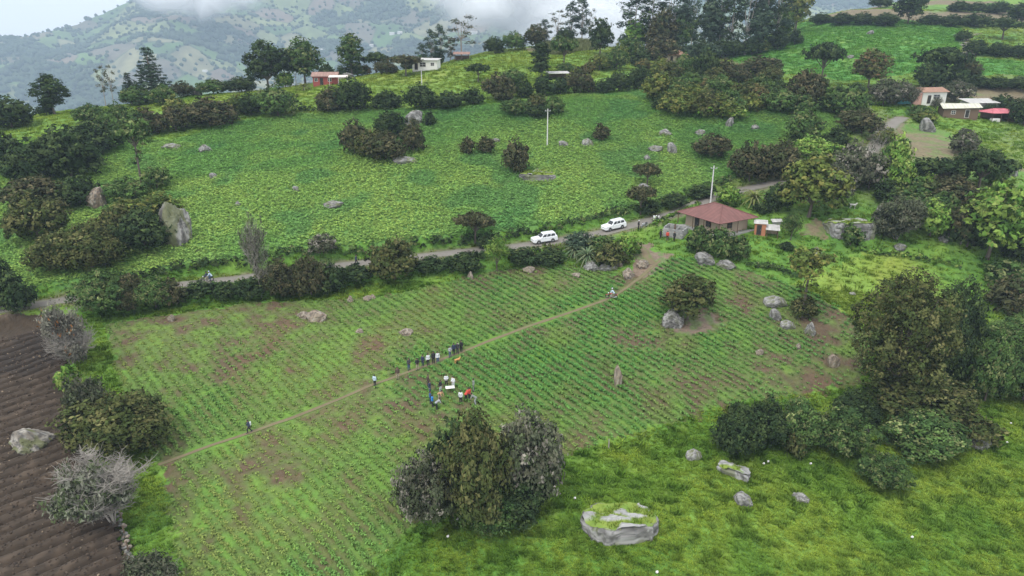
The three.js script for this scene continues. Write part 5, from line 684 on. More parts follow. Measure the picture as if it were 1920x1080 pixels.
{ // hamlet on the right
  let g = houseAt(1737, 193, 'house', 'white house with a pink side and clay roof edge in hamlet', .25), w = 8, d = 5, h = 3.3; shell(g, w, d, h, wallWhite); gableRoof(g, w, d, h, 1.0, roofClay, .5); gableWall(g, w, d, h, 1, wallWhite); opening('window', g, .6, 1.9, d / 2 + .02, 2, 1.1, 0, wallWhite); part('annex', box(2.6, 3.4, 4, -w / 2 - 1.4, 1.2, .3), wallPink, g); opening('door', g, -1.8, 1.2, d / 2 + .02, 1, 2.1, 0, wood, darkIn);
  g = houseAt(1688, 192, 'house', 'small turquoise house half hidden by trees left of hamlet', .1); shell(g, 4, 4, 2.8, wallTeal); gableRoof(g, 4, 4, 2.8, .8, roofTin, .4); gableWall(g, 4, 4, 2.8, .8, wallTeal); opening('window', g, .6, 1.6, 2.02, 1, .9, 0, wallWhite);
  g = houseAt(1794, 218, 'house', 'low dark-walled house under a bent cream sheet roof', -.25); w = 8.2; d = 5; h = 2.3; shell(g, w, d, h, wood); part('roof_slope', slope([[-w / 2 - .5, h - .1, d / 2 + .6], [.6, h + .1, d / 2 + .6], [.6, h + 1.0, -.4], [-w / 2 - .5, h + 1.0, -.4]], .07), roofCream, g); part('roof_slope', slope([[.62, h + .1, d / 2 + .6], [w / 2 + .6, h + .35, d / 2 + .6], [w / 2 + .6, h + 1.2, -.4], [.62, h + 1.0, -.4]], .07), roofCream, g); part('roof_slope', slope([[w / 2 + .6, h, -d / 2 - .5], [-w / 2 - .5, h, -d / 2 - .5], [-w / 2 - .5, h + .98, -.42], [w / 2 + .6, h + 1.1, -.42]], .07), roofCream, g); opening('window', g, -1.8, 1.2, d / 2 + .02, .9, .8, 0, wallWhite); opening('door', g, 1.5, .95, d / 2 + .02, .9, 1.9, 0, wallWhite, darkIn);
  g = houseAt(1832, 208, 'house', 'pale flat tin-roofed house behind the cream roof', .05); w = 8; d = 4.4; h = 2.4; shell(g, w, d, h, wallGrey); part('roof_slope', slope([[-w / 2 - .4, h, d / 2 + .5], [w / 2 + .4, h, d / 2 + .5], [w / 2 + .4, h + .8, -d / 2 - .5], [-w / 2 - .4, h + .8, -d / 2 - .5]], .07), roofTin, g); opening('window', g, 1, 1.4, d / 2 + .02, 1, .8, 0, wood);
  g = houseAt(1868, 226, 'house', 'open-sided house with a bright pink-red roof', .08); w = 6.2; d = 4.4; h = 2.2; hipRoof(g, w, d, h, .9, 3, roofPink, .7); part('back_wall', box(w, h + .8, .15, 0, h / 2 - .4, -d / 2), wood, g); part('side_wall', box(.15, h + .8, d - .2, w / 2, h / 2 - .4, 0), wood, g); for (const x of [-1, -.2, .5, 1]) part('post', limb([[x * w * .48, -.7, d / 2, .09], [x * w * .48, h, d / 2, .08]], 6), wood, g); part('white_tank', rbox(2.2, 1.0, 1.2, -1.9, .3, d / 2 - .4, .2), wallWhite, g);
}
// scattered farm buildings across the valley
[[612, 96, 30, 6, 'long white greenhouse across the valley'], [690, 87, 20, 6, 'white shed behind the tall ridge tree across the valley'], [735, 65, 9, 7, 'tiny white farmhouse high on the far mountain'], [750, 64, 9, 7, 'second tiny white farmhouse high on the far mountain'], [385, 136, 9, 7, 'small white cottage low on the far mountainside'], [770, 80, 12, 7, 'pale farm building above the skyline eucalyptus'], [888, 64, 16, 8, 'white-roofed farm building right of the skyline eucalyptus'], [845, 76, 10, 7, 'small pale house between the skyline eucalyptus']].forEach(([px, py, wpx, h, label]) => {
  const r = ray(px, py); let t = 600; while (t < 8000 && CAM_Y + r[1] * t > Hm(r[0] * t, r[2] * t)) t += 4; const m = t / F, w = wpx * m, g = thing('farm_building', label, 'building'); g.position.set(r[0] * t, Hm(r[0] * t, r[2] * t), r[2] * t); const d = Math.min(w * .6, 9), hh = Math.max(4, h * m * .5); part('wall', box(w, hh + 8, d, 0, hh / 2 - 4, 0), wallWhite, g); gableRoof(g, w, d, hh, d * .22, wallWhite, .4, .2);
});
// ---------- poles, posts, walls ----------
const concrete = std(.55, .54, .52, .9);
function pole(px, py, topPy, label) { const s = at(px, py), h = (py - topPy) * s[3] / F / .98, g = thing('utility_pole', label, 'utility pole'); g.position.set(s[0], s[1], s[2]); part('shaft', limb([[0, -.5, 0, .16], [0, h * .5, 0, .13], [0, h, 0, .1]], 9), concrete, g); part('crossarm', box(1.3, .09, .09, 0, h - .5, .1), std(.3, .3, .3, .8), g); for (const x of [-.55, 0, .55]) part('insulator', new THREE.CylinderGeometry(.05, .07, .18, 8).translate(x, h - .36, .1), std(.5, .48, .45, .3), g); return g; }
pole(1331, 390, 312, 'tall pale utility pole beside the maroon-roofed house'); pole(1026, 273, 207, 'pale utility pole standing in the upper field'); pole(791, 160, 131, 'pale utility pole in the meadow before the cement house'); pole(555, 152, 128, 'short pale pole beside the dark round ridge tree'); pole(247, 172, 150, 'short pole beside the pines'); 
function post(px, py, h, label, mat = wood) { const s = at(px, py), q = new THREE.Mesh(limb([[0, -.3, 0, .08], [.02, h * .6, 0, .075], [0, h, .02, .06]], 7), mat); q.name = numbered('fence_post'); q.position.set(s[0], s[1], s[2]); q.castShadow = q.receiveShadow = true; tag(q, label, 'post'); scene.add(q); }
post(1141, 841, 1.3, 'single pale fence post where the lower field meets the pasture', paleBark);
[[228, 975], [234, 1005], [241, 1035], [246, 1062]].forEach(([x, y], i) => post(x, y, 1.25, `leaning wooden fence post, ${ORD[i + 1]} from the grey tree, beside the ploughed field`));
{ const l = world([[222, 965], [232, 1000], [242, 1045], [250, 1100]]), R = rng32(91), s = smoothLine(l, .5), g = thing('dry_stone_wall', 'low tumbled dry stone wall at the edge of ploughed field', 'stone wall'), c = s[0], y = H(c[0], c[1]); g.position.set(c[0], y, c[1]); const gs = [rockGeo(91, { detail: 1, cuts: 4 }), rockGeo(92, { ...tan, detail: 1, cuts: 4 }), rockGeo(93, { detail: 1 })]; for (const [x, z] of s) for (let k = 0; k < 2; k++) { const q = part('stone', gs[Math.floor(R() * 3)], rockMat, g), w = .2 + .14 * R(), X = x + (R() - .5) * .5, Z = z + (R() - .5) * .5; q.position.set(X - c[0], H(X, Z) - y + .1 + k * .2, Z - c[1]); q.scale.set(w, w * .7, w); q.rotation.y = R() * 6; } }
{ const R = rng32(93), l = [[1345, 822], [1432, 872], [1520, 872], [1440, 868], [1078, 937], [858, 976], [862, 972], [840, 1009], [1232, 1076], [1895, 796], [1888, 832], [1710, 1010]]; l.forEach(([px, py], i) => { const s = at(px, py), q = new THREE.Mesh(rockKinds[0], wallWhite); q.name = numbered('white_stone'); q.position.set(s[0], s[1] + .22, s[2]); q.scale.setScalar(.14 + .05 * R()); q.scale.y *= .6; q.castShadow = q.receiveShadow = true; q.userData.category = 'stone'; scene.add(q); waiting.push({ o: q, look: 'small white stone', where: 'lying in the pasture grass', px }); }); }
// ---------- cars ----------
const carWhite = new THREE.MeshPhysicalMaterial({ roughness: .35, clearcoat: .6, clearcoatRoughness: .1, side: THREE.DoubleSide }); carWhite.color.setRGB(.78, .79, .8);
const carGlass = new THREE.MeshPhysicalMaterial({ roughness: .08, specularIntensity: 1, side: THREE.DoubleSide }); carGlass.color.setRGB(.02, .023, .026);
const rubber = std(.022, .022, .022, .95), steel = std(.45, .45, .46, .35, { metalness: .8 }), plasticBlack = std(.03, .03, .032, .7), lampClear = std(.7, .72, .74, .15), lampRed = std(.4, .02, .02, .3), lampAmber = std(.6, .25, .03, .3);
function carProto() {
  const g = new THREE.Group(), L = 4.8, Wd = 1.86;
  const sh = new THREE.Shape(); const P = [[-2.4, .55], [-2.42, .95], [-2.3, 1.08], [-1.15, 1.16], [-.98, 1.18], [2.3, 1.2], [2.4, 1.0], [2.38, .5]]; sh.moveTo(-2.3, .42); P.forEach(p => sh.lineTo(...p)); sh.lineTo(2.28, .42);
  sh.lineTo(1.93, .42); sh.absarc(1.45, .42, .46, 0, Math.PI, false); sh.lineTo(-.95, .42); sh.absarc(-1.43, .42, .46, 0, Math.PI, false); sh.lineTo(-2.3, .42);
  const body = new THREE.ExtrudeGeometry(sh, { depth: Wd - .16, bevelEnabled: true, bevelSize: .07, bevelThickness: .08, bevelSegments: 3, curveSegments: 12 }).translate(0, 0, -(Wd - .16) / 2);
  part('body', body, carWhite, g);
  // cabin: a tapered block with pillars; windows set in its faces
  const lo = [[-1.05, 1.16], [2.28, 1.2]], hi = [[-.35, 1.83], [2.02, 1.85]], zl = Wd / 2 - .06, zh = Wd / 2 - .22, q = (p, z) => [p[0], p[1], z];
  const quad = (a, b, c, d) => rawGeo([...a, ...b, ...c, ...d], null, null, [0, 1, 2, 0, 2, 3]);
  const cab = merge([quad(q(lo[0], zl), q(lo[1], zl), q(hi[1], zh), q(hi[0], zh)), quad(q(lo[1], -zl), q(lo[0], -zl), q(hi[0], -zh), q(hi[1], -zh)), quad(q(lo[0], -zl), q(lo[0], zl), q(hi[0], zh), q(hi[0], -zh)), quad(q(lo[1], zl), q(lo[1], -zl), q(hi[1], -zh), q(hi[1], zh))]); part('cabin', cab, carWhite, g);
  part('roof', rbox(2.42, .1, zh * 2 + .06, .83, 1.86, 0, .05), carWhite, g);
  const pane = (name, pts, off) => part(name, quad(...pts.map(p => [p[0] + off[0], p[1] + off[1], p[2] + off[2]])), carGlass, g);
  for (const s of [-1, 1]) { const f = (x, t) => { const xl = lerp(-1.05, 2.28, x), xh = lerp(-.35, 2.02, x); return [lerp(xl, xh, t), lerp(lerp(1.16, 1.2, x), lerp(1.83, 1.85, x), t), s * lerp(zl, zh, t)]; }; for (const [a, b] of [[.07, .33], [.355, .62], [.645, .93]]) pane('side_window', [f(a, .14), f(b, .14), f(b - .01, .86), f(a + .02, .86)], [0, .004, s * .012]); part('roof_rail', limb([[-.15, 1.97, s * (zh - .06), .025], [1.85, 1.98, s * (zh - .06), .025]], 6), steel, g); part('mirror', rbox(.12, .14, .2, -.72, 1.28, s * (Wd / 2 + .08), .04), carWhite, g); part('running_board', box(1.9, .07, .16, 0, .4, s * (Wd / 2 - .02)), plasticBlack, g); for (const x of [-.05, .95]) part('door_handle', box(.18, .03, .03, x, 1.02, s * (Wd / 2 + .012)), steel, g); part('headlight', rbox(.12, .17, .4, -2.4, .93, s * .66, .04), lampClear, g); part('tail_light', rbox(.08, .36, .16, 2.4, 1.0, s * .78, .03), lampRed, g); }
  pane('windscreen', [[-.98, 1.22, -zl + .12], [-.98, 1.22, zl - .12], [-.42, 1.78, zh - .08], [-.42, 1.78, -zh + .08]], [-.02, .012, 0]); pane('rear_window', [[2.27, 1.28, zl - .14], [2.27, 1.28, -zl + .14], [2.05, 1.77, -zh + .1], [2.05, 1.77, zh - .1]], [.012, .004, 0]);
  part('grille', rbox(.07, .22, .8, -2.43, .84, 0, .03), plasticBlack, g); part('front_bumper', rbox(.22, .26, Wd - .1, -2.42, .54, 0, .08), carWhite, g); part('rear_bumper', rbox(.2, .24, Wd - .1, 2.42, .56, 0, .08), carWhite, g); part('licence_plate', box(.02, .12, .36, 2.535, .62, 0), lampAmber, g);
  for (const x of [-1.43, 1.45]) for (const s of [-1, 1]) { const w = part('wheel', new THREE.TorusGeometry(.29, .1, 10, 22).scale(1, 1, 1.25).translate(0, 0, 0), rubber, g); w.position.set(x, .38, s * (Wd / 2 - .13)); part('rim', new THREE.CylinderGeometry(.2, .22, .16, 14).rotateX(Math.PI / 2), steel, w); const sp = []; for (let k = 0; k < 6; k++) sp.push(box(.05, .36, .03).translate(0, 0, s * .09).rotateZ(k * .524)); part('spokes', merge(sp), std(.25, .25, .25, .4), w); }
  const sp = part('spare_wheel', new THREE.TorusGeometry(.27, .09, 8, 20).rotateY(Math.PI / 2), rubber, g); sp.position.set(2.5, .98, .2); part('cover', new THREE.CylinderGeometry(.27, .27, .1, 18).rotateZ(Math.PI / 2), carWhite, sp);
  return g;
}
function roadAt(px, py) { const s = at(px, py), n = nearLine(roadLine, s[0], s[2], 30), a = roadLine[n[2]], b = roadLine[n[2] + 1], hA = roadH[n[2]], hB = roadH[n[2] + 1], L = Math.hypot(b[0] - a[0], b[1] - a[1]); return { s, x: lerp(a[0], b[0], n[3]), z: lerp(a[1], b[1], n[3]), yaw: Math.atan2(-(b[1] - a[1]), b[0] - a[0]), pitch: Math.atan2(hB - hA, L) }; }
function settle(o, x, z, yaw, lift = 0) { // stand a vehicle on the slope of the ground
  const e = .8, u = V(Math.cos(yaw), 0, -Math.sin(yaw)), w = V(Math.sin(yaw), 0, Math.cos(yaw)); const hu = (H(x + u.x * 1.4, z + u.z * 1.4) - H(x - u.x * 1.4, z - u.z * 1.4)) / 2.8, hw = (H(x + w.x * e, z + w.z * e) - H(x - w.x * e, z - w.z * e)) / (2 * e); const X = V(u.x, hu, u.z).normalize(), Z = V(w.x, hw, w.z).normalize(), Y = Z.clone().cross(X).normalize(); Z.crossVectors(X, Y); o.quaternion.setFromRotationMatrix(new THREE.Matrix4().makeBasis(X, Y, Z)); o.position.set(x, H(x, z) + lift, z);
}
const car0 = carProto();
[[1021, 455, 'left-hand white off-road car parked on the gravel road', .35], [1150, 430, 'right-hand white off-road car parked higher up the gravel road', .35]].forEach(([px, py, label, off], i) => { const c = i ? car0.clone() : car0, r = roadAt(px, py); c.name = numbered('car'); tag(c, label, 'car', 'white cars on the road'); c.scale.setScalar(.91); settle(c, r.x - Math.sin(r.yaw) * off, r.z - Math.cos(r.yaw) * off, r.yaw, .07); scene.add(c); });
// ---------- motorcycles ----------
function motorbike(paint) {
  const g = new THREE.Group(); for (const x of [-.66, .66]) { const w = part('wheel', new THREE.TorusGeometry(.27, .055, 8, 20), rubber, g); w.position.set(x, .32, 0); part('rim', new THREE.TorusGeometry(.2, .02, 6, 16), steel, w); part('hub', new THREE.CylinderGeometry(.05, .05, .14, 8).rotateX(Math.PI / 2), steel, w); }
  part('frame', merge([limb([[.66, .32, .09, .025], [.1, .42, .1, .03], [-.2, .75, .06, .03], [-.42, .86, 0, .03]], 6), limb([[.66, .32, -.09, .025], [.1, .42, -.1, .03], [-.2, .75, -.06, .03]], 6), limb([[.75, .78, 0, .03], [-.2, .74, 0, .03]], 6)]), plasticBlack, g); part('fork', merge([limb([[-.66, .32, .08, .025], [-.42, .98, .07, .022]], 6), limb([[-.66, .32, -.08, .025], [-.42, .98, -.07, .022]], 6)]), steel, g); part('handlebar', limb([[-.3, 1.04, -.36, .018], [-.4, 1.0, 0, .02], [-.3, 1.04, .36, .018]], 6), plasticBlack, g); part('fuel_tank', rbox(.46, .24, .27, -.16, .84, 0, .1), paint, g); part('seat', rbox(.72, .1, .27, .42, .84, 0, .05), plasticBlack, g); part('engine', rbox(.34, .3, .28, -.05, .47, 0, .06), steel, g); part('exhaust', limb([[-.1, .38, .15, .03], [.3, .34, .18, .04], [.85, .44, .18, .05]], 7), steel, g); part('front_mudguard', rbox(.42, .05, .14, -.66, .63, 0, .02), paint, g); part('rear_mudguard', rbox(.4, .06, .16, .78, .7, 0, .03), paint, g); part('headlight', new THREE.SphereGeometry(.1, 10, 8).translate(-.5, .92, 0), lampClear, g); return g;
}
const bikes = [];
function putBike(px, py, yaw, paint, label, name = 'motorcycle') { const s = at(px, py), b = motorbike(paint); b.name = numbered(name); tag(b, label, 'motorcycle'); settle(b, s[0], s[2], yaw, .06); scene.add(b); bikes.push(b); return b; }
const red = std(.4, .05, .04, .35), blackP = std(.03, .03, .035, .3), greyP = std(.35, .36, .37, .4), hiVis = std(.55, .68, .3, .5);
const rideBike = putBike(1146, 560, -.15, red, 'red motorcycle ridden along the footpath across the lower field');
putBike(1207, 427, roadAt(1207, 427).yaw + .2, greyP, 'grey motorcycle parked at the roadside behind the white cars');
const hi = putBike(1229, 416, roadAt(1229, 416).yaw + .3, hiVis, 'white and green motorcycle parked at the roadside by the house');
part('pannier', merge([rbox(.4, .34, .18, .75, .78, .26, .05), rbox(.4, .34, .18, .75, .78, -.26, .05)]), std(.75, .76, .74, .5), hi); part('windshield', rbox(.05, .36, .36, -.5, 1.14, 0, .02), std(.7, .74, .7, .2), hi);
const roadBike = putBike(389, 529, roadAt(389, 527).yaw, blackP, 'dark motorcycle carrying two people along the road');
// ---------- people ----------
function capsules(f, c) { let d = 1e9; const [x, y, z] = f; for (const [ax, ay, az, ar, bx, by, bz, br, k] of c) { const ex = bx - ax, ey = by - ay, ez = bz - az, t = clamp(((x - ax) * ex + (y - ay) * ey + (z - az) * ez) / (ex * ex + ey * ey + ez * ez + 1e-9)), q = Math.hypot(x - ax - ex * t, y - ay - ey * t, z - az - ez * t) - lerp(ar, br, t), s = k ?? .035, h = Math.max(s - Math.abs(d - q), 0) / s; d = Math.min(d, q) - h * h * s * .25; } return d; }
function meshSdf(c, res = 46, cutLo = -9, cutHi = 9) {
  const mc = new MarchingCubes(res, new THREE.MeshBasicMaterial(), false, false, 60000); mc.isolation = 0; const S = 1.02, half = res / 2;
  for (let k = 0; k < res; k++) for (let j = 0; j < res; j++) for (let i = 0; i < res; i++) { const x = (i - half) / half * S * .62, y = (j - half) / half * S + .93, z = (k - half) / half * S * .62; let v = -capsules([x, y, z], c); if (y < cutLo) v = Math.min(v, (y - cutLo)); if (y > cutHi) v = Math.min(v, (cutHi - y)); mc.field[k * res * res + j * res + i] = v * 10; }
  mc.update(); const n = mc.count, p = mc.positionArray, q = mc.normalArray, pos = [], nor = []; for (let i = 0; i < n; i++) { pos.push(p[i * 3] * S * .62, p[i * 3 + 1] * S + .93, p[i * 3 + 2] * S * .62); const l = Math.hypot(q[i * 3], q[i * 3 + 1], q[i * 3 + 2]) || 1; nor.push(q[i * 3] / l, q[i * 3 + 1] / l, q[i * 3 + 2] / l); } const g = rawGeo(pos, nor); return g;
}
// joints per pose (facing +z), metres
function poseProto(o) {
  return proto('pose ' + o.key, () => {
    const sh = o.shoulderY ?? 1.42, lean = o.lean ?? 0, hipY = o.hipY ?? .92, ns = [0, sh + .07, lean], hd = [0, sh + .21, lean + .03 + lean * .25], limbs = []; const arms = [], legs = [], feet = [], hands = [];
    [-1, 1].forEach((s, i) => { const S = [s * .18, sh - .02, lean], e = o.elbow[i], w = o.wrist[i]; arms.push([...S, .055, ...e, .045], [...e, .044, ...w, .031]); hands.push([...w, .034, w[0], w[1] - .08, w[2] + .02, .03]); const Hp = [s * .09, hipY - .02, o.hipZ ?? 0], kn = o.knee[i], an = o.ankle[i]; legs.push([...Hp, .085, ...kn, .058], [...kn, .056, ...an, .038]); feet.push([an[0], an[1] - .02, an[2], .042, an[0] + s * .02, an[1] - .035, an[2] + .17, .035]); });
    const torso = [[0, hipY, o.hipZ ?? 0, .135, 0, lerp(hipY, sh, .55), lean * .6 + (o.hipZ ?? 0) * .4, .125], [0, lerp(hipY, sh, .5), lean * .55 + (o.hipZ ?? 0) * .4, .12, 0, sh - .1, lean, .135], [-.14, sh - .04, lean, .07, .14, sh - .04, lean, .07], [-.08, hipY + .02, o.hipZ ?? 0, .1, .08, hipY + .02, o.hipZ ?? 0, .1]];
    const head = [[...ns, .052, hd[0], hd[1] - .05, hd[2], .055], [hd[0], hd[1] - .05, hd[2] + .02, .07, hd[0], hd[1] + .045, hd[2] - .005, .094], [hd[0], hd[1] - .005, hd[2] + .09, .012, hd[0], hd[1] - .03, hd[2] + .108, .017, .012], [-.095, hd[1], hd[2], .014, -.098, hd[1] - .03, hd[2], .012, .01], [.095, hd[1], hd[2], .014, .098, hd[1] - .03, hd[2], .012, .01]];
    const grow = (l, d) => l.map(c => { const r = [...c]; r[3] += d; r[7] += d; return r; });
    const fingers = []; hands.forEach((h, i) => { const s = i ? 1 : -1; for (let k = 0; k < 4; k++) { const z = h[6] - .028 + k * .018, L = [.055, .07, .066, .05][k]; fingers.push(limb([[h[4], h[5] + .01, z, .0095], [h[4] - s * .004, h[5] - L * .55, z, .009], [h[4] - s * .018, h[5] - L, z + .002, .007]], 5)); } fingers.push(limb([[h[0], h[1] - .03, h[2] + .03, .011], [h[0] - s * .01, h[1] - .06, h[2] + .06, .01], [h[0] - s * .015, h[1] - .09, h[2] + .068, .008]], 5)); });
    const body = merge([meshSdf([...torso, ...head, ...arms, ...hands, ...legs, ...feet], 52), ...fingers]);
    return { body, shirt: meshSdf([...grow(torso, .022), ...grow(arms, .018).map((a, i) => i % 2 && o.short ? null : a).filter(Boolean)], 46, hipY - .06), trousers: meshSdf(grow([torso[3], torso[0], ...legs], .017), 46, -9, hipY + .06), shoes: meshSdf(grow(feet, .014), 46), hair: meshSdf([[hd[0], hd[1] + .03, hd[2] - .03, .098, hd[0], hd[1] + .055, hd[2] - .012, .1], [hd[0], hd[1] - .04, hd[2] - .055, .06, hd[0], hd[1] + .03, hd[2] - .05, .085]], 46), cap: [hd[0], hd[1] + .1, hd[2]] };
  });
}
const POSE = {
  stand: { key: 'stand', elbow: [[-.24, 1.13, -.03], [.24, 1.13, -.03]], wrist: [[-.25, .87, .04], [.25, .87, .04]], knee: [[-.1, .5, .02], [.1, .5, .02]], ankle: [[-.11, .09, -.02], [.11, .09, -.02]] },
  walk: { key: 'walk', lean: .03, elbow: [[-.23, 1.14, .1], [.23, 1.14, -.12]], wrist: [[-.22, .93, .26], [.23, .9, -.16]], knee: [[-.09, .5, -.06], [.09, .52, .2]], ankle: [[-.09, .14, -.3], [.1, .09, .2]] },
  hold: { key: 'hold', elbow: [[-.25, 1.14, .0], [.25, 1.14, .0]], wrist: [[-.1, 1.12, .24], [.1, 1.14, .24]], knee: [[-.11, .5, .02], [.12, .5, .0]], ankle: [[-.13, .09, -.02], [.14, .09, -.02]] },
  bend: { key: 'bend', lean: .34, shoulderY: 1.24, hipZ: -.08, elbow: [[-.22, 1.0, .44], [.22, 1.0, .44]], wrist: [[-.14, .8, .54], [.14, .8, .54]], knee: [[-.11, .5, .04], [.12, .5, .04]], ankle: [[-.13, .09, -.06], [.14, .09, -.06]] },
  ride: { key: 'ride', lean: .08, shoulderY: 1.44, hipY: .98, hipZ: -.18, elbow: [[-.3, 1.22, .2], [.3, 1.22, .2]], wrist: [[-.33, 1.1, .42], [.33, 1.1, .42]], knee: [[-.26, .84, .2], [.26, .84, .2]], ankle: [[-.24, .42, .0], [.24, .42, .0]] },
};
const CL = { white: [.58, .59, .6], lblue: [.42, .52, .6], black: [.02, .02, .022], navy: [.03, .04, .075], jeans: [.06, .09, .17], khaki: [.33, .28, .2], brown: [.09, .06, .045], blue: [.03, .2, .5], red: [.5, .06, .04], grey: [.3, .31, .32], camo: [.2, .22, .19], tan: [.4, .24, .13], dark: [.045, .045, .05], green: [.3, .38, .3], dblue: [.03, .08, .2] };
const clothM = {}; const cloth = k => clothM[k] ??= std(...CL[k], .95); const skins = [std(.32, .17, .1, .7), std(.24, .12, .07, .7), std(.4, .23, .15, .7)], hairM = std(.018, .014, .012, .8), eyeM = std(.02, .015, .012, .3);
let pn = 0;
function person(px, py, pose, yaw, shirt, trousers, label, o = {}) {
  const p = poseProto(POSE[pose]), g = thing('person', label, 'person', o.group), s = o.spot ?? at(px, py); g.position.set(s[0], s[1] + (o.lift ?? -.02), s[2]); g.rotation.y = yaw; const k = o.size ?? (.95 + .1 * hash(pn, 4, 9)); g.scale.setScalar(k); pn++;
  const b = part('body', p.body, skins[pn % 3], g); part('hair', p.hair, hairM, g); part('shirt', p.shirt, cloth(shirt), g); part('trousers', p.trousers, cloth(trousers), g); part('shoes', p.shoes, cloth('dark'), g); for (const q of [-.032, .032]) part('eye', new THREE.SphereGeometry(.011, 6, 5).translate(q, p.cap[1] - .1, p.cap[2] + .088), eyeM, g); part('mouth', box(.045, .008, .01, 0, p.cap[1] - .165, p.cap[2] + .083), std(.25, .08, .07, .6), g);
  if (o.hat) { part('hat', merge([new THREE.SphereGeometry(.122, 14, 9, 0, 6.284, 0, 1.65).translate(p.cap[0], p.cap[1] - .02, p.cap[2] - .01), ...(o.helmet ? [] : [new THREE.CylinderGeometry(.21, .21, .015, 16).translate(p.cap[0], p.cap[1] - .015, p.cap[2])])]), cloth(o.hat), g); }
  if (o.bag) part('backpack', rbox(.3, .42, .16, 0, 1.22, -.22, .06), cloth(o.bag), g); return g;
}
person(703, 724, 'stand', 2.8, 'lblue', 'black', 'person in pale blue shirt and black trousers alone on the footpath');
person(746, 711, 'stand', .4, 'brown', 'khaki', 'person in dark top and khaki trousers standing on the footpath');
person(767, 694, 'hold', .8, 'dark', 'jeans', 'person in dark open jacket and jeans leading the footpath line');
person(783, 694, 'hold', .3, 'black', 'khaki', 'person in black top and khaki trousers in the footpath line');
person(793, 686, 'stand', -.4, 'navy', 'navy', 'person dressed all in navy in the footpath line');
person(803, 685, 'stand', .5, 'white', 'black', 'person in white shirt and black trousers in the footpath line');
person(813, 681, 'stand', .2, 'black', 'black', 'person dressed all in black between two white shirts');
person(821, 681, 'stand', .3, 'white', 'jeans', 'broad person in white shirt and blue jeans on the footpath');
person(844, 670, 'hold', .6, 'grey', 'jeans', 'person in pale grey shirt and jeans in the upper footpath group');
person(851, 665, 'stand', .1, 'navy', 'black', 'person in navy jacket second in the upper footpath group');
person(858, 663, 'stand', -.2, 'dark', 'dark', 'person in dark coat third in the upper footpath group', { bag: 'white' });
person(865, 659, 'stand', -.5, 'black', 'black', 'person in long black coat at the end of upper group');
person(803, 724, 'stand', 1.2, 'brown', 'dark', 'person in brown top at the back of the field team');
person(806, 737, 'stand', 1.3, 'navy', 'jeans', 'person in navy jacket and jeans watching the field team');
person(807, 756, 'stand', 1.6, 'dblue', 'navy', 'person in dark blue beside the bright blue jacket');
person(811, 762, 'stand', 1.5, 'blue', 'black', 'person in bright blue jacket at the edge of field team');
person(819, 767, 'bend', 1.9, 'grey', 'black', 'person in grey vest bending over in the crop');
person(826, 734, 'stand', .9, 'black', 'white', 'person in black and white left of the white table');
person(837, 724, 'hold', .2, 'white', 'black', 'person in white shirt and black trousers behind the white table');
person(850, 729, 'hold', -.6, 'white', 'white', 'person dressed all in white beside the white table');
person(824, 751, 'bend', 1.0, 'tan', 'khaki', 'person in tan bending near the white table');
person(864, 756, 'stand', 3.0, 'white', 'black', 'person in white top and black trousers right of the table');
person(874, 751, 'bend', 2.5, 'red', 'black', 'person in red jacket leaning forward in the crop');
person(880, 749, 'stand', -2.2, 'red', 'dark', 'person in red jacket standing upright in the crop');
person(888, 733, 'stand', -1.4, 'camo', 'camo', 'person in grey camouflage clothes at the back right of team');
person(891, 758, 'bend', -1.6, 'camo', 'grey', 'person in grey camouflage clothes stooping at the front right');
person(468, 811, 'walk', -1.2, 'navy', 'black', 'person in navy jacket with white bag walking alone on footpath', { bag: 'white' });
person(1238, 448, 'stand', .6, 'black', 'black', 'person in black at the left end of the block wall', { hat: 'black' });
person(1251, 451, 'stand', 2.6, 'red', 'brown', 'person in red top in front of the block wall');
person(1264, 452, 'stand', -.8, 'black', 'black', 'person in black at the right end of the block wall');
person(1197, 430, 'stand', .9, 'black', 'black', 'person in black with pale helmet standing beside grey motorcycle', { hat: 'white', helmet: true });
person(668, 497, 'walk', 1.5, 'navy', 'dark', 'person in dark clothes walking along the road behind the hedge');
function rider(b, back, shirt, trousers, label, hat) { const q = V(back, -.06, 0).applyQuaternion(b.quaternion).add(b.position), d = V(-1, 0, 0).applyQuaternion(b.quaternion); return person(0, 0, 'ride', Math.atan2(d.x, d.z), shirt, trousers, label, { spot: [q.x, q.y, q.z], lift: 0, size: .98, hat, helmet: true }); }
rider(rideBike, .2, 'lblue', 'khaki', 'person in pale blue top and helmet riding the red motorcycle', 'white');
rider(roadBike, .1, 'navy', 'khaki', 'person in navy steering the dark motorcycle on the road', 'black'); rider(roadBike, .52, 'lblue', 'jeans', 'passenger in pale blue on the dark motorcycle on the road', 'lblue');
{ // survey table with a white top
  const s = at(844, 736), g = thing('folding_table', 'small white-topped folding table among the field team', 'table'); g.position.set(s[0], s[1], s[2]); g.rotation.y = .2; part('table_top', rbox(1.15, .05, .7, 0, .76, 0, .02), std(.72, .7, .64, .8), g); for (const x of [-.5, .5]) for (const z of [-.28, .28]) part('leg', limb([[x, -.15, z, .02], [x * .96, .74, z * .95, .02]], 6), steel, g); part('paper', box(.3, .015, .4, .1, .795, 0), wallWhite, g);
}
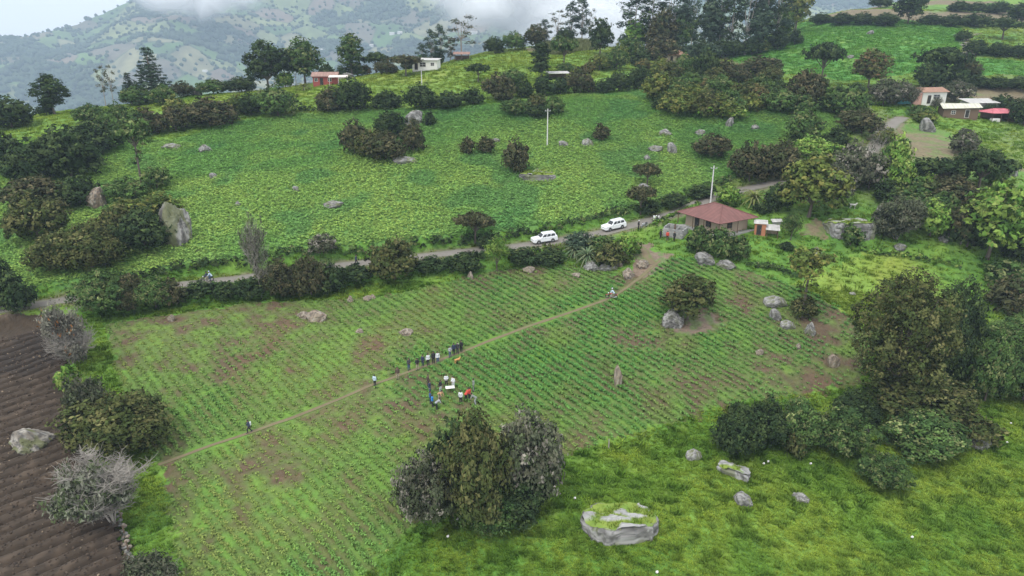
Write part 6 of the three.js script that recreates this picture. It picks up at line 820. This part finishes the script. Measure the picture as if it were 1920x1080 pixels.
// ---------- animals ----------
function animal(px, py, yaw, k, coat, name, label, cat) { const g = thing(name, label, cat), s = at(px, py); g.position.set(s[0], s[1], s[2]); g.rotation.y = yaw; g.scale.setScalar(k); const c = [[0, .56, .28, .15, 0, .6, -.3, .115], [0, .55, .3, .13, 0, .78, .5, .075], [0, .8, .52, .085, 0, .76, .7, .045], [-.05, .88, .48, .025, -.07, .97, .46, .012], [.05, .88, .48, .025, .07, .97, .46, .012], [0, .66, -.38, .03, 0, .8, -.58, .016]]; for (const s2 of [-1, 1]) c.push([s2 * .08, .5, .3, .07, s2 * .08, .27, .28, .04], [s2 * .08, .27, .28, .036, s2 * .08, .05, .3, .028], [s2 * .08, .03, .3, .03, s2 * .08, .03, .36, .026], [s2 * .08, .54, -.28, .085, s2 * .09, .33, -.2, .05], [s2 * .09, .33, -.2, .042, s2 * .09, .22, -.34, .03], [s2 * .09, .22, -.34, .03, s2 * .09, .04, -.32, .026], [s2 * .09, .03, -.32, .028, s2 * .09, .03, -.26, .024]); part('body', meshSdf(c, 64), coat, g); part('nose', new THREE.SphereGeometry(.022, 6, 5).translate(0, .765, .745), hairM, g); for (const q of [-.045, .045]) part('eye', new THREE.SphereGeometry(.012, 5, 4).translate(q, .83, .585), eyeM, g); return g; }
animal(857, 681, 2.2, .95, std(.5, .25, .09, .9), 'dog', 'tan dog in the crop below the upper footpath group', 'dog');
animal(1598, 391, 1.2, 1.3, std(.6, .58, .54, .9), 'goat', 'pale goat standing on the tall grass-topped outcrop', 'goat');
// ---------- low cloud drifting across the mountain ----------
{
  const m = new THREE.MeshPhysicalMaterial({ vertexColors: true, transparent: true, roughness: 1, transmission: .5, thickness: 0, specularIntensity: 0, side: THREE.DoubleSide }); m.color.setRGB(.97, .975, .98);
  function bank(name, label, list, seed) {
    const R = rng32(seed), pos = [], nor = [], col = [], idx = [];
    for (const [px, py, spx, spy, depth, count, size, dens] of list) for (let i = 0; i < count; i++) {
      const a = px + (R() + R() - 1) * spx, b = py + (R() + R() - 1) * spy, r = ray(a, b), t = depth * (.93 + .14 * R()), c = V(r[0] * t, CAM_Y + r[1] * t, r[2] * t), rad = size * (.5 + .8 * R()) * t / F;
      const n = V((R() - .5) * 1.1, (R() - .5) * 1.1, 1).normalize(), u = V(1, 0, 0).addScaledVector(n, -n.x).normalize(), w = n.clone().cross(u), base = pos.length / 3, al = dens * (.5 + .7 * R()), rings = 7, seg = 16, sq = .42 + .3 * R();
      for (let k = 0; k <= rings; k++) for (let s = 0; s < seg; s++) { const q = k / rings, an = s / seg * 6.283, wob = 1 + .35 * (noise(Math.cos(an) * 1.7 + i * 9.1, Math.sin(an) * 1.7 + seed, 7) - .5) * 2, x = Math.cos(an) * q * rad * wob, y = Math.sin(an) * q * rad * wob * sq, bulge = .25 * rad * (1 - q * q); pos.push(c.x + u.x * x + w.x * y + n.x * bulge, c.y + u.y * x + w.y * y + n.y * bulge, c.z + u.z * x + w.z * y + n.z * bulge); nor.push(n.x * .4, n.y * .4 + .7, n.z * .4); const f = 1 - q, A = al * f * f * (3 - 2 * f); col.push(1, 1, 1, A); if (k < rings) { const K = base + k * seg + s, L = base + k * seg + (s + 1) % seg; idx.push(K, K + seg, L, L, K + seg, L + seg); } }
    }
    const g = rawGeo(pos, nor, null, idx); g.setAttribute('color', new THREE.Float32BufferAttribute(col, 4)); const q = new THREE.Mesh(g, m); q.name = numbered('cloud'); tag(q, label, null, null, 'stuff'); scene.add(q);
  }
  bank('cloud', 'torn white cloud hanging over the left mountain top', [[372, -10, 95, 20, 2900, 52, 62, .9]], 5);
  bank('cloud', 'thick white cloud covering the mountain behind the skyline trees', [[1030, -6, 170, 44, 2500, 110, 100, 1.0], [1120, 40, 110, 36, 2300, 70, 85, .95], [1240, 36, 90, 40, 2600, 14, 80, .3], [890, -12, 90, 20, 2700, 30, 66, .8]], 6);
}
nameAll();
renderer.render(scene, camera);
